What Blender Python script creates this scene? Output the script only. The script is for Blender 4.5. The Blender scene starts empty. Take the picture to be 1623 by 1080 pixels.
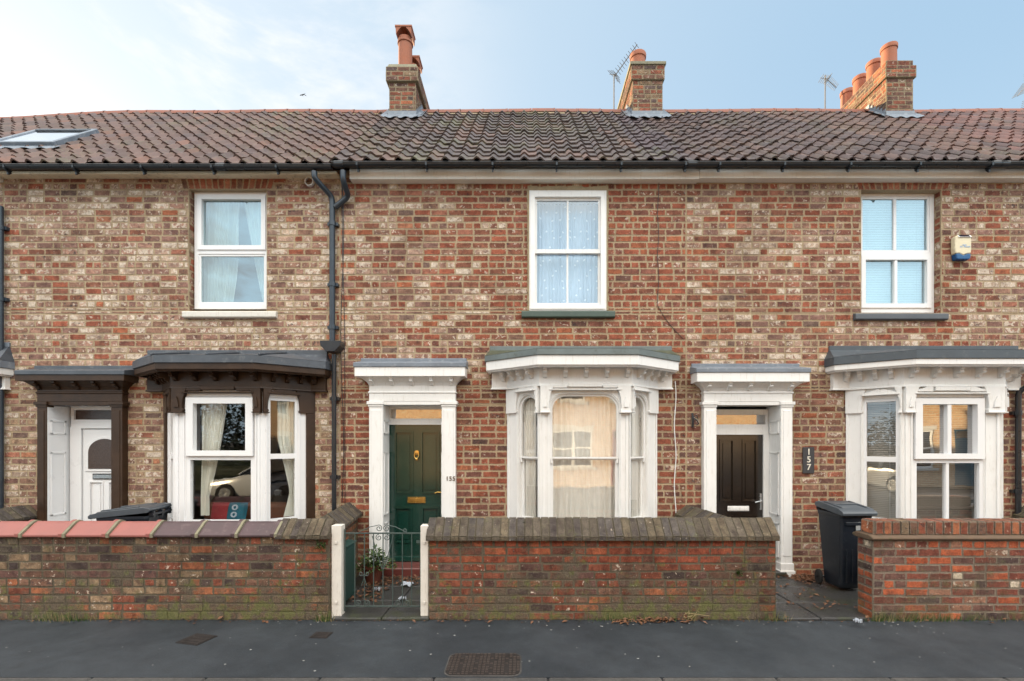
import bpy, math, random
from mathutils import Matrix, Vector
R = math.radians
PI = math.pi
C = bpy.context.scene.collection
S = bpy.context.scene
rng = random.Random(155)

# ------------------------------------------------------------------ camera
cd = bpy.data.cameras.new('camera'); cam = bpy.data.objects.new('camera', cd); C.objects.link(cam)
cam.location = (0, -6.7, 1.9); cam.rotation_euler = (R(90), 0, 0)
cd.sensor_width = 36; cd.lens = 750 / 1623 * 36
cd.shift_x = -0.0114; cd.shift_y = 0.0986
cd.clip_start = 0.05; cd.clip_end = 2000
S.camera = cam

# ------------------------------------------------------------------ sky, sun, exposure
SUN_EL, SUN_AZ = 14, -52            # degrees; azimuth clockwise from +Y
def nd(t, ty, ins=None, **kw):
    n = t.nodes.new(ty)
    for k, v in kw.items(): setattr(n, k, v)
    for k, v in (ins or {}).items():
        if isinstance(v, bpy.types.NodeSocket): t.links.new(v, n.inputs[k])
        else: n.inputs[k].default_value = v
    return n
def mth(t, op, a, b=0.0, c=0.0, clamp=False):
    return nd(t, 'ShaderNodeMath', {0: a, 1: b, 2: c}, operation=op, use_clamp=clamp).outputs[0]
def sstep(t, x, lo, hi):
    return nd(t, 'ShaderNodeMapRange', {0: x, 1: lo, 2: hi, 3: 0.0, 4: 1.0}, interpolation_type='SMOOTHSTEP').outputs[0]
def ramp(t, x, lo, hi, a=0.0, b=1.0):
    return nd(t, 'ShaderNodeMapRange', {0: x, 1: lo, 2: hi, 3: a, 4: b}).outputs[0]
def mixc(t, f, a, b, bt='MIX'):
    n = nd(t, 'ShaderNodeMix', {}, data_type='RGBA', blend_type=bt)
    for i, v in ((0, f), (6, a), (7, b)):
        if isinstance(v, bpy.types.NodeSocket): t.links.new(v, n.inputs[i])
        else: n.inputs[i].default_value = (tuple(v) + (1,))[:4] if i else v
    return n.outputs[2]
def noise(t, vec, scale, detail=3.0, rough=0.55, dist=0.0):
    return nd(t, 'ShaderNodeTexNoise', {'Vector': vec, 'Scale': scale, 'Detail': detail, 'Roughness': rough, 'Distortion': dist}).outputs[0]

W = bpy.data.worlds.new('World'); S.world = W; W.use_nodes = True
wt = W.node_tree; bg = wt.nodes['Background']
sk = nd(wt, 'ShaderNodeTexSky', sky_type='NISHITA', sun_disc=False, sun_elevation=R(SUN_EL), sun_rotation=R(SUN_AZ), dust_density=1.5)
tc = nd(wt, 'ShaderNodeTexCoord').outputs['Generated']
sx = nd(wt, 'ShaderNodeSeparateXYZ', {0: tc})
# a broad bank of cloud added behind the camera as fill, thin wisps near the sun
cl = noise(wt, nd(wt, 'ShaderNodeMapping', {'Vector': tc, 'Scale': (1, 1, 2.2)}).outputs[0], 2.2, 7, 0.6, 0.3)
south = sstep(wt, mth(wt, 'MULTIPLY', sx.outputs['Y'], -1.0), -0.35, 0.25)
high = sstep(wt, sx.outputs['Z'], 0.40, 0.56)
fill_bank = mth(wt, 'MULTIPLY', mth(wt, 'MULTIPLY', south, high), ramp(wt, cl, 0.3, 0.6, 0.6, 1.0), clamp=True)
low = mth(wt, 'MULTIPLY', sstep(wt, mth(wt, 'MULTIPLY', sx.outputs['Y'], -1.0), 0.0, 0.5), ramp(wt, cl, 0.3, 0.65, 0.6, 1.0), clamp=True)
wisp = mth(wt, 'MULTIPLY', sstep(wt, cl, 0.48, 0.62), sstep(wt, sx.outputs['X'], 0.05, -0.45))
side = sstep(wt, sx.outputs['X'], 0.75, -0.75)
pale = mixc(wt, side, (1.75, 2.6, 3.45), (3.2, 3.65, 4.0))       # thin high veil of cloud, whiter towards the sun
pale = mixc(wt, sstep(wt, sx.outputs['Z'], 0.6, 0.1), pale, mixc(wt, side, (2.5, 3.3, 3.9), (4.0, 4.1, 4.15)))
thin = mixc(wt, 0.88, sk.outputs[0], pale)
c0 = mixc(wt, low, thin, (6.8, 8.8, 9.9))                        # blue low sky behind the camera, raised to brighten the shaded eaves
c1 = mixc(wt, fill_bank, c0, (21.0, 20.0, 18.4))                      # bank added higher up, out of view, to light the shaded fronts
c2 = mixc(wt, mth(wt, 'MULTIPLY', wisp, 0.85), c1, (4.25, 4.25, 4.25))
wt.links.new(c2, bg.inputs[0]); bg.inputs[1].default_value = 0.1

sd = bpy.data.lights.new('sun', 'SUN'); sun = bpy.data.objects.new('sun', sd); C.objects.link(sun)
sd.energy = 5.0; sd.angle = R(0.5); sd.color = (1.0, 0.77, 0.46)
tosun = Vector((math.sin(R(SUN_AZ)) * math.cos(R(SUN_EL)), math.cos(R(SUN_AZ)) * math.cos(R(SUN_EL)), math.sin(R(SUN_EL))))
sun.rotation_euler = tosun.to_track_quat('Z', 'Y').to_euler(); sun.location = (-20, 15, 15)
S.view_settings.view_transform = 'Standard'; S.view_settings.look = 'None'
S.view_settings.exposure = 1.35; S.view_settings.gamma = 1.0

# ------------------------------------------------------------------ object helpers
def tag(o, label=None, cat=None, group=None, kind=None):
    if label: o['label'] = label
    if cat: o['category'] = cat
    if group: o['group'] = group
    if kind: o['kind'] = kind
    return o
def thing(name, label, cat, loc=(0, 0, 0), rz=0, group=None):
    o = bpy.data.objects.new(name, None); C.objects.link(o)
    o.location = loc; o.rotation_euler = (0, 0, rz); o.empty_display_size = 0.2
    return tag(o, label, cat, group)
def rootloc(p):
    while p is not None and p.parent is not None: p = p.parent
    return Vector(p.location) if p is not None else Vector((0, 0, 0))
def finish(o, parent, bevel=0, smooth=False, angle=35, seg=1):
    C.objects.link(o)
    if parent is not None: o.parent = parent
    if smooth:
        o.data.polygons.foreach_set('use_smooth', [True] * len(o.data.polygons))
        o.data.set_sharp_from_angle(angle=R(angle))
    if bevel:
        m = o.modifiers.new('bevel', 'BEVEL'); m.width = bevel; m.segments = seg; m.limit_method = 'ANGLE'; m.angle_limit = R(40)
    return o

class MB:
    def __init__(s): s.v = []; s.f = []; s.m = []; s.M = None
    def add(s, vs, fs, m=0):
        b = len(s.v)
        for p in vs:
            p = Vector(p)
            s.v.append(s.M @ p if s.M is not None else p)
        for f in fs: s.f.append([b + i for i in f]); s.m.append(m)
    def box(s, x0, x1, y0, y1, z0, z1, m=0):
        s.add([(x0, y0, z0), (x1, y0, z0), (x1, y1, z0), (x0, y1, z0), (x0, y0, z1), (x1, y0, z1), (x1, y1, z1), (x0, y1, z1)],
              [(0, 3, 2, 1), (4, 5, 6, 7), (0, 1, 5, 4), (1, 2, 6, 5), (2, 3, 7, 6), (3, 0, 4, 7)], m)
    def prism(s, poly, h0, h1, ax='z', m=0):
        """poly of (a,b); extruded along ax from h0 to h1.  z: (x,y)  y: (x,z)  x: (y,z)"""
        n = len(poly)
        def P(a, b, h): return {'z': (a, b, h), 'y': (a, h, b), 'x': (h, a, b)}[ax]
        area = sum(poly[i][0] * poly[(i + 1) % n][1] - poly[(i + 1) % n][0] * poly[i][1] for i in range(n))
        vs = [P(a, b, h0) for a, b in poly] + [P(a, b, h1) for a, b in poly]
        flip = (area < 0) != (ax == 'y')
        fs = [list(range(n))[::-1], [n + i for i in range(n)]] + [[i, (i + 1) % n, n + (i + 1) % n, n + i] for i in range(n)]
        if (h1 < h0): flip = not flip
        if flip: fs = [list(f)[::-1] for f in fs]
        s.add(vs, fs, m)
    def tube(s, pts, r, n=8, m=0, caps=True):
        pts = [Vector(p) for p in pts]; K = len(pts)
        rr = r if isinstance(r, (list, tuple)) else [r] * K
        rings = []; up = None
        for i in range(K):
            d = (pts[min(i + 1, K - 1)] - pts[max(i - 1, 0)]).normalized()
            if up is None: up = Vector((0, 0, 1)) if abs(d.z) < 0.9 else Vector((1, 0, 0))
            a = d.cross(up); a.normalize(); b = a.cross(d); b.normalize(); up = b
            rings.append([pts[i] + (a * math.cos(2 * PI * k / n) + b * math.sin(2 * PI * k / n)) * rr[i] for k in range(n)])
        fs = []
        for i in range(K - 1):
            for k in range(n):
                fs.append([i * n + k, i * n + (k + 1) % n, (i + 1) * n + (k + 1) % n, (i + 1) * n + k])
        if caps: fs += [list(range(n))[::-1], [(K - 1) * n + k for k in range(n)]]
        s.add([p for rg in rings for p in rg], fs, m)
    def lathe(s, prof, c=(0, 0, 0), n=24, m=0):
        """prof (r,z) list about a vertical axis"""
        vs = [(c[0] + r * math.cos(2 * PI * k / n), c[1] + r * math.sin(2 * PI * k / n), c[2] + z) for r, z in prof for k in range(n)]
        fs = [[i * n + k, i * n + (k + 1) % n, (i + 1) * n + (k + 1) % n, (i + 1) * n + k] for i in range(len(prof) - 1) for k in range(n)]
        s.add(vs, fs, m)
    def sweep(s, path, prof, m=0):
        """closed profile (out, z) swept along an open plan path, mitred; 'out' is to the right of travel"""
        P = [Vector((a, b)) for a, b in path]; K = len(P); n = len(prof)
        nr = []
        for i in range(K - 1):
            d = (P[i + 1] - P[i]).normalized(); nr.append(Vector((d.y, -d.x)))
        rows = []
        for i in range(K):
            if i == 0: off = nr[0]
            elif i == K - 1: off = nr[-1]
            else:
                b = (nr[i - 1] + nr[i]); off = b / max(0.3, (1 + nr[i - 1].dot(nr[i])))
            rows.append([(P[i].x + off.x * o, P[i].y + off.y * o, z) for o, z in prof])
        area = sum(prof[i][0] * prof[(i + 1) % n][1] - prof[(i + 1) % n][0] * prof[i][1] for i in range(n))
        fs = []
        for i in range(K - 1):
            for k in range(n):
                fs.append([i * n + k, i * n + (k + 1) % n, (i + 1) * n + (k + 1) % n, (i + 1) * n + k])
        fs += [list(range(n))[::-1], [(K - 1) * n + k for k in range(n)]]
        if area > 0: fs = [list(f)[::-1] for f in fs]
        s.add([p for r_ in rows for p in r_], fs, m)
    def panel(s, u0, u1, z0, z1, ua, ub, za, zb, nf, nb, r=0.0, m=0, K=10):
        """a flat panel (u0..u1, z0..z1) at depth n=nf with one hole (arched corners r), hole sides going back to nb.
        local axes: x=u, y=n (outward negative), z"""
        arc = []
        if r <= 0: arc = [(ua, zb), (ub, zb)]
        else:
            arc = [(ua + r - r * math.cos(PI / 2 * k / K), zb - r + r * math.sin(PI / 2 * k / K)) for k in range(K + 1)]
            arc += [(ub - r + r * math.sin(PI / 2 * k / K), zb - r + r * math.cos(PI / 2 * k / K)) for k in range(K + 1)]
        q = lambda a, b, c, d: s.add([a, b, c, d], [(0, 1, 2, 3)], m)
        y = nf
        q((u0, y, z0), (ua, y, z0), (ua, y, z1), (u0, y, z1))
        q((ub, y, z0), (u1, y, z0), (u1, y, z1), (ub, y, z1))
        if za > z0: q((ua, y, z0), (ub, y, z0), (ub, y, za), (ua, y, za))
        for (a, b), (c, d) in zip(arc[:-1], arc[1:]):
            if c - a > 1e-6: q((a, y, b), (c, y, d), (c, y, z1), (a, y, z1))
        loop = [(ua, za)] + arc + [(ub, za)]
        for (a, b), (c, d) in zip(loop[:-1], loop[1:]):
            if abs(a - c) + abs(b - d) > 1e-6: q((a, y, b), (a, nb, b), (c, nb, d), (c, y, d))
        q((ub, y, za), (ub, nb, za), (ua, nb, za), (ua, y, za))
        for a, b, c, d in ((u0, z0, u0, z1), (u0, z1, u1, z1), (u1, z1, u1, z0), (u1, z0, u0, z0)):
            q((a, y, b), (c, y, d), (c, nb, d), (a, nb, b))
    def sheet(s, fn, nu, nv, m=0):
        vs = [fn(i / nu, j / nv) for j in range(nv + 1) for i in range(nu + 1)]
        fs = [[j * (nu + 1) + i, j * (nu + 1) + i + 1, (j + 1) * (nu + 1) + i + 1, (j + 1) * (nu + 1) + i] for j in range(nv) for i in range(nu)]
        s.add(vs, fs, m)
    def mesh(s, name, mats, off=Vector((0, 0, 0))):
        me = bpy.data.meshes.new(name)
        me.from_pydata([tuple(p - off) for p in s.v], [], s.f)
        for mm in (mats if isinstance(mats, (list, tuple)) else [mats]): me.materials.append(mm)
        me.polygons.foreach_set('material_index', s.m)
        me.update()
        return me
    def build(s, name, mats, parent=None, bevel=0, smooth=False, local=False, angle=35, seg=1):
        off = Vector((0, 0, 0)) if local else rootloc(parent)
        o = bpy.data.objects.new(name, s.mesh(name, mats, off))
        return finish(o, parent, bevel, smooth, angle, seg)

def inst(name, me, parent, loc, rz=0, sc=(1, 1, 1), rx=0):
    o = bpy.data.objects.new(name, me); C.objects.link(o); o.parent = parent
    o.location = Vector(loc) - rootloc(parent); o.rotation_euler = (rx, 0, rz); o.scale = sc
    return o
def copy_tree(o, parent=None):
    c = o.copy(); C.objects.link(c); c.parent = parent
    for ch in [k for k in o.children]: copy_tree(ch, c)
    return c

# ------------------------------------------------------------------ materials
def newmat(name):
    m = bpy.data.materials.new(name); m.use_nodes = True
    t = m.node_tree; t.nodes.clear()
    out = nd(t, 'ShaderNodeOutputMaterial'); p = nd(t, 'ShaderNodeBsdfPrincipled')
    t.links.new(p.outputs[0], out.inputs[0])
    return m, t, p, out
def objco(t): return nd(t, 'ShaderNodeTexCoord').outputs['Object']
def bump(t, h, strength, dist, p, nrm=None):
    b = nd(t, 'ShaderNodeBump', {'Height': h, 'Strength': strength, 'Distance': dist})
    t.links.new(b.outputs[0], p.inputs['Normal'])
def plain(name, col, rough=0.5, var=0.12, scale=6, dirt=0.0, dirtcol=(0.12, 0.1, 0.07), bmp=0.0, bscale=40, metal=0.0, spec=0.5, streak=False):
    m, t, p, out = newmat(name); co = objco(t)
    n1 = noise(t, co, scale, 5, 0.6)
    c = mixc(t, 1.0, col, mixc(t, n1, (1 - var * 1.6,) * 3, (1 + var * 0.9,) * 3), 'MULTIPLY')
    if dirt:
        v = nd(t, 'ShaderNodeMapping', {'Vector': co, 'Scale': (3, 3, 0.5)}).outputs[0] if streak else co
        n2 = noise(t, v, scale * 2.3, 6, 0.7)
        c = mixc(t, mth(t, 'MULTIPLY', sstep(t, n2, 0.52, 0.75), dirt), c, dirtcol)
    t.links.new(c, p.inputs['Base Color'])
    t.links.new(ramp(t, n1, 0.3, 0.7, rough * 0.85, min(1, rough * 1.15)), p.inputs['Roughness'])
    p.inputs['Metallic'].default_value = metal; p.inputs['Specular IOR Level'].default_value = spec
    if bmp: bump(t, noise(t, co, bscale, 4), bmp, 0.01, p)
    return m

def brickmat(name, mortar, moss=0.0, grime=0.2, wob=0.018):
    m, t, p, out = newmat(name); co = objco(t)
    col = nd(t, 'ShaderNodeAttribute', attribute_name='Col').outputs['Color']
    rs = nd(t, 'ShaderNodeSeparateColor', {0: nd(t, 'ShaderNodeAttribute', attribute_name='Rnd').outputs['Color']})
    seed, cream, dark = rs.outputs[0], rs.outputs[1], rs.outputs[2]
    u = nd(t, 'ShaderNodeSeparateXYZ', {0: nd(t, 'ShaderNodeUVMap', uv_map='UVMap').outputs[0]})
    w = nd(t, 'ShaderNodeSeparateXYZ', {0: nd(t, 'ShaderNodeUVMap', uv_map='Size').outputs[0]})
    dx = mth(t, 'MINIMUM', u.outputs[0], mth(t, 'SUBTRACT', w.outputs[0], u.outputs[0]))
    dy = mth(t, 'MINIMUM', u.outputs[1], mth(t, 'SUBTRACT', w.outputs[1], u.outputs[1]))
    d = mth(t, 'SMOOTH_MIN', dx, dy, 0.012)
    sv = nd(t, 'ShaderNodeVectorMath', {0: nd(t, 'ShaderNodeCombineXYZ', {0: mth(t, 'MULTIPLY', seed, 371.0), 1: mth(t, 'MULTIPLY', seed, 173.0), 2: mth(t, 'MULTIPLY', seed, 517.0)}).outputs[0], 1: co}, operation='ADD').outputs[0]
    nE = noise(t, co, 38, 4, 0.65)
    nA = ramp(t, noise(t, sv, 11, 4, 0.6, 0.6), 0.28, 0.72); nB = noise(t, sv, 17, 4, 0.66, 0.5)
    sv2 = nd(t, 'ShaderNodeVectorMath', {0: sv, 1: (13.7, 5.1, 9.2)}, operation='ADD').outputs[0]
    nC = noise(t, sv2, 22, 4, 0.68, 0.5); nF = ramp(t, noise(t, co, 110, 3, 0.7), 0.28, 0.72)
    c = mixc(t, 1.0, col, mixc(t, nA, (0.5, 0.46, 0.48), (1.5, 1.55, 1.5)), 'MULTIPLY')
    th = ramp(t, cream, 0, 1, 0.68, 0.38)
    fc = sstep(t, mth(t, 'SUBTRACT', nB, th), 0.0, 0.06)
    c = mixc(t, mth(t, 'MULTIPLY', fc, 0.9), c, mixc(t, nA, (0.4, 0.31, 0.24), (0.74, 0.65, 0.54)))
    td = ramp(t, dark, 0, 1, 0.7, 0.4)
    fd = sstep(t, mth(t, 'SUBTRACT', nC, td), 0.0, 0.08)
    c = mixc(t, mth(t, 'MULTIPLY', fd, 0.85), c, (0.055, 0.042, 0.042))
    c = mixc(t, 1.0, c, mixc(t, nF, (0.58,) * 3, (1.45,) * 3), 'MULTIPLY')
    mm = mth(t, 'SUBTRACT', 1.0, sstep(t, mth(t, 'ADD', d, mth(t, 'MULTIPLY', mth(t, 'SUBTRACT', nE, 0.5), wob * 2)), -0.001, 0.0085))
    nM = noise(t, co, 3.0, 5, 0.6)
    mc = mixc(t, 1.0, mortar, mixc(t, mixc(t, 0.5, nM, nF), (0.45,) * 3, (1.5,) * 3), 'MULTIPLY')
    c = mixc(t, mm, c, mc)
    nL = noise(t, co, 0.9, 6, 0.62)
    c = mixc(t, mth(t, 'MULTIPLY', sstep(t, nL, 0.45, 0.72), grime), c, mixc(t, 1.0, c, (0.42, 0.38, 0.36), 'MULTIPLY'))
    stv = nd(t, 'ShaderNodeMapping', {'Vector': co, 'Scale': (3.5, 3.5, 0.35)}).outputs[0]
    c = mixc(t, mth(t, 'MULTIPLY', sstep(t, noise(t, stv, 1.6, 6, 0.7), 0.52, 0.7), min(.8, grime * .9)), c, mixc(t, 1.0, c, (0.5, 0.46, 0.42), 'MULTIPLY'))
    if moss:
        nG = ramp(t, noise(t, co, 2.6, 8, 0.72), 0.25, 0.75); nG2 = ramp(t, noise(t, co, 9, 5, 0.7), 0.25, 0.75)
        z = nd(t, 'ShaderNodeSeparateXYZ', {0: nd(t, 'ShaderNodeNewGeometry').outputs['Position']}).outputs['Z']
        low = mth(t, 'ADD', ramp(t, z, 0.0, 0.7, 0.2, -0.08), mth(t, 'MULTIPLY', mth(t, 'SUBTRACT', ramp(t, noise(t, co, 1.1, 3, 0.6), 0.25, 0.75), 0.5), 0.35))
        low = mth(t, 'ADD', low, 0.0)
        blk = sstep(t, mth(t, 'ADD', nG, low), 0.46, 0.74)
        c = mixc(t, mth(t, 'MULTIPLY', blk, moss), c, mixc(t, nF, (0.03, 0.025, 0.02), (0.16, 0.13, 0.09)))
        grn = sstep(t, mth(t, 'ADD', mth(t, 'ADD', mth(t, 'MULTIPLY', nG2, 0.6), mth(t, 'MULTIPLY', nM, 0.4)), mth(t, 'MULTIPLY', low, 0.6)), 0.56, 0.74)
        c = mixc(t, mth(t, 'MULTIPLY', grn, moss * 0.8), c, mixc(t, nF, (0.05, 0.06, 0.015), (0.17, 0.18, 0.06)))
        spk = sstep(t, noise(t, co, 60, 2, 0.5), 0.73, 0.76)
        c = mixc(t, mth(t, 'MULTIPLY', spk, 0.6), c, (0.55, 0.55, 0.48))
    t.links.new(c, p.inputs['Base Color']); p.inputs['Roughness'].default_value = 0.88
    p.inputs['Specular IOR Level'].default_value = 0.3
    h = mth(t, 'ADD', mth(t, 'MULTIPLY', mm, -0.3), mth(t, 'ADD', mth(t, 'MULTIPLY', nB, 0.5), mth(t, 'MULTIPLY', nF, 0.35)))
    h = mth(t, 'SUBTRACT', h, mth(t, 'MULTIPLY', fd, 0.25))
    bump(t, h, 0.8, 0.012, p)
    return m

def tilemat():
    m, t, p, out = newmat('clay_pantile'); co = objco(t)
    col = nd(t, 'ShaderNodeAttribute', attribute_name='Col').outputs['Color']
    rs = nd(t, 'ShaderNodeSeparateColor', {0: nd(t, 'ShaderNodeAttribute', attribute_name='Rnd').outputs['Color']})
    n1 = noise(t, co, 7, 6, 0.65); n2 = noise(t, co, 30, 4, 0.7); n3 = noise(t, co, 1.1, 4, 0.6)
    c = mixc(t, 1.0, col, mixc(t, n1, (0.45,) * 3, (1.55,) * 3), 'MULTIPLY')
    ms = mth(t, 'MULTIPLY', sstep(t, mth(t, 'ADD', mth(t, 'MULTIPLY', n2, 0.55), mth(t, 'MULTIPLY', n3, 0.5)), 0.52, 0.66), rs.outputs[1])
    c = mixc(t, ms, c, mixc(t, n1, (0.05, 0.055, 0.02), (0.22, 0.21, 0.12)))
    sp = sstep(t, noise(t, co, 55, 2), 0.7, 0.74)
    c = mixc(t, mth(t, 'MULTIPLY', sp, mth(t, 'MULTIPLY', rs.outputs[1], 0.6)), c, (0.45, 0.42, 0.33))
    t.links.new(c, p.inputs['Base Color'])
    t.links.new(ramp(t, n1, 0.3, 0.7, 0.42, 0.7), p.inputs['Roughness'])
    p.inputs['Specular IOR Level'].default_value = 0.45
    bump(t, mth(t, 'ADD', n2, mth(t, 'MULTIPLY', noise(t, co, 120, 3), 0.5)), 0.35, 0.008, p)
    return m

def glassmat(name, fac=2.6, tint=(0.93, 0.95, 0.94), wav=0.012, wscale=2.2, base=0.05, gcol=(0.97, 0.98, 1)):
    m, t, p, out = newmat(name); t.nodes.remove(p); co = objco(t)
    b = nd(t, 'ShaderNodeBump', {'Height': noise(t, co, wscale, 2), 'Strength': wav, 'Distance': 0.1})
    fc = nd(t, 'ShaderNodeLayerWeight', {'Blend': 0.5, 'Normal': b.outputs[0]}).outputs['Facing']
    fr = mth(t, 'ADD', 0.04, mth(t, 'MULTIPLY', mth(t, 'POWER', fc, 5.0), 0.6))       # same from both sides of the pane
    f = mth(t, 'ADD', mth(t, 'MULTIPLY', fr, fac), base, clamp=True)
    tr = nd(t, 'ShaderNodeBsdfTransparent', {0: tint + (1,)}); gl = nd(t, 'ShaderNodeBsdfGlossy', {'Roughness': 0.0, 'Normal': b.outputs[0], 'Color': gcol + (1,)})
    mx = nd(t, 'ShaderNodeMixShader', {0: f, 1: tr.outputs[0], 2: gl.outputs[0]})
    t.links.new(mx.outputs[0], out.inputs[0])
    return m

def clothmat(name, col, trans=0.5, dots=False):
    m, t, p, out = newmat(name); t.nodes.remove(p); co = objco(t)
    wv = noise(t, nd(t, 'ShaderNodeMapping', {'Vector': co, 'Scale': (40, 1, 1.2)}).outputs[0], 1.5, 4)
    c = mixc(t, 1.0, col, mixc(t, wv, (0.82,) * 3, (1.12,) * 3), 'MULTIPLY')
    if dots:
        q = nd(t, 'ShaderNodeSeparateXYZ', {0: co})
        v = nd(t, 'ShaderNodeTexVoronoi', {'Vector': nd(t, 'ShaderNodeCombineXYZ', {0: q.outputs[0], 1: q.outputs[2]}).outputs[0], 'Scale': 7.0, 'Randomness': 0.7}, voronoi_dimensions='2D')
        c = mixc(t, sstep(t, v.outputs['Distance'], 0.13, 0.07), c, (0.85, 0.88, 0.9))
    a = nd(t, 'ShaderNodeBsdfDiffuse', {0: c}); b = nd(t, 'ShaderNodeBsdfTranslucent', {0: c})
    mx = nd(t, 'ShaderNodeMixShader', {0: trans, 1: a.outputs[0], 2: b.outputs[0]})
    t.links.new(mx.outputs[0], out.inputs[0])
    return m

def groundmat(name, a, b, rough, specks, wet=0.0, moss=0.0):
    m, t, p, out = newmat(name); co = objco(t)
    n1 = noise(t, co, 0.9, 6, 0.6); n2 = ramp(t, noise(t, co, 120, 3, 0.75), 0.25, 0.75); n3 = ramp(t, noise(t, co, 6, 7, 0.7), 0.25, 0.75)
    c = mixc(t, sstep(t, n1, 0.35, 0.65), a, b)
    c = mixc(t, 1.0, c, mixc(t, n2, (0.4,) * 3, (1.6,) * 3), 'MULTIPLY')
    c = mixc(t, 1.0, c, mixc(t, n3, (0.7,) * 3, (1.3,) * 3), 'MULTIPLY')
    sp = sstep(t, noise(t, co, 75, 1), 0.77, 0.79)
    c = mixc(t, mth(t, 'MULTIPLY', sp, specks), c, (0.4, 0.4, 0.38))
    if moss:
        g = sstep(t, noise(t, co, 4, 7, 0.7), 0.5, 0.62)
        c = mixc(t, mth(t, 'MULTIPLY', g, moss), c, (0.045, 0.055, 0.02))
    t.links.new(c, p.inputs['Base Color'])
    t.links.new(ramp(t, n1, 0.35, 0.65, rough, rough - wet), p.inputs['Roughness'])
    bump(t, mth(t, 'ADD', n2, mth(t, 'MULTIPLY', n3, .6)), 0.5, 0.008, p)
    return m

def oppbrick():
    m, t, p, out = newmat('opposite_brick'); co = objco(t)
    mp = nd(t, 'ShaderNodeMapping', {'Vector': co, 'Rotation': (R(90), 0, 0)}).outputs[0]
    b = nd(t, 'ShaderNodeTexBrick', {'Vector': mp, 'Color1': (0.6, 0.37, 0.2, 1), 'Color2': (0.48, 0.27, 0.14, 1), 'Mortar': (0.55, 0.46, 0.32, 1), 'Scale': 1.0, 'Mortar Size': 0.012, 'Brick Width': 0.235, 'Row Height': 0.085})
    c = mixc(t, 1.0, b.outputs[0], mixc(t, noise(t, co, 3, 6, 0.7), (0.6,) * 3, (1.4,) * 3), 'MULTIPLY')
    t.links.new(c, p.inputs['Base Color']); p.inputs['Roughness'].default_value = 0.9
    return m

M = {}
M['brick'] = brickmat('old_brick', (0.41, 0.315, 0.205), grime=0.5)
M['stack_brick'] = brickmat('sooty_stack_brick', (0.26, 0.2, 0.13), grime=0.6)
M['wall_brick'] = brickmat('mossy_garden_brick', (0.12, 0.1, 0.07), moss=0.9, grime=0.75, wob=0.018)
M['new_brick'] = brickmat('red_garden_brick', (0.22, 0.18, 0.14), moss=0.45, grime=0.5)
M['tile'] = tilemat()
M['white'] = plain('white_gloss_paint', (0.78, 0.775, 0.76), 0.38, 0.05, 5, 0.34, (0.42, 0.38, 0.3), 0.04, 60, streak=True)
M['pvc'] = plain('white_plastic', (0.77, 0.77, 0.775), 0.3, 0.02, 4, 0.06, (0.5, 0.47, 0.42))
M['oldwhite'] = plain('flaking_white_paint', (0.64, 0.61, 0.56), 0.6, 0.1, 8, 0.65, (0.34, 0.29, 0.2), 0.25, 40, streak=True)
M['fascia'] = plain('fascia_paint', (0.88, 0.86, 0.8), 0.4, 0.04, 5, 0.3, (0.5, 0.42, 0.3), streak=True)
M['cream'] = plain('weathered_cream_paint', (0.8, 0.7, 0.52), 0.6, 0.12, 7, 0.6, (0.2, 0.17, 0.12), 0.1, 30)
M['brown'] = plain('dark_brown_woodstain', (0.05, 0.027, 0.015), 0.42, 0.45, 6, 0.25, (0.09, 0.055, 0.035), 0.08, 50, spec=0.3)
M['lead_dark'] = plain('dark_lead_sheet', (0.07, 0.082, 0.1), 0.5, 0.35, 5, 0.4, (0.24, 0.25, 0.25), 0.15, 18)
M['lead'] = plain('grey_lead_sheet', (0.17, 0.2, 0.24), 0.45, 0.25, 5, 0.5, (0.4, 0.42, 0.42), 0.15, 18)
M['lead_green'] = plain('mossy_lead_sheet', (0.14, 0.17, 0.17), 0.6, 0.3, 5, 0.7, (0.06, 0.065, 0.03), 0.2, 25)
M['lead_moss'] = plain('moss_covered_felt', (0.07, 0.075, 0.045), 0.8, 0.4, 9, 0.6, (0.2, 0.21, 0.15), 0.3, 40)
M['slate_roof'] = plain('dark_roof_felt', (0.065, 0.08, 0.095), 0.5, 0.25, 4, 0.3, (0.2, 0.22, 0.23), 0.1, 25)
M['black'] = plain('black_plastic', (0.018, 0.021, 0.026), 0.3, 0.2, 7, 0.2, (0.06, 0.065, 0.06))
M['bluegrey'] = plain('blue_black_paint', (0.028, 0.04, 0.055), 0.33, 0.3, 7, 0.25, (0.1, 0.11, 0.11))
M['green_door'] = plain('dark_green_gloss', (0.007, 0.036, 0.026), 0.14, 0.15, 3, 0, spec=0.9)
M['green_sill'] = plain('green_grey_paint', (0.055, 0.085, 0.07), 0.5, 0.2, 6, 0.3, (0.12, 0.14, 0.12))
M['grey_sill'] = plain('slate_grey_paint', (0.085, 0.095, 0.11), 0.5, 0.2, 6, 0.2, (0.16, 0.16, 0.16))
M['black_door'] = plain('black_brown_gloss', (0.016, 0.012, 0.01), 0.17, 0.2, 3, 0, spec=0.9)
M['brass'] = plain('brass', (0.72, 0.47, 0.15), 0.25, 0.15, 20, metal=1.0)
M['chrome'] = plain('steel', (0.6, 0.61, 0.62), 0.25, 0.1, 20, metal=1.0)
M['iron'] = plain('green_iron', (0.05, 0.075, 0.07), 0.5, 0.25, 20, 0.4, (0.1, 0.06, 0.035))
M['rust'] = plain('cast_iron', (0.017, 0.013, 0.012), 0.65, 0.4, 14, 0.5, (0.04, 0.026, 0.02), 0.3, 80)
M['worn'] = plain('worn_iron', (0.065, 0.052, 0.046), 0.45, 0.4, 30)
M['alu'] = plain('aerial_metal', (0.16, 0.155, 0.15), 0.5, 0.2, 20)
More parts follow.
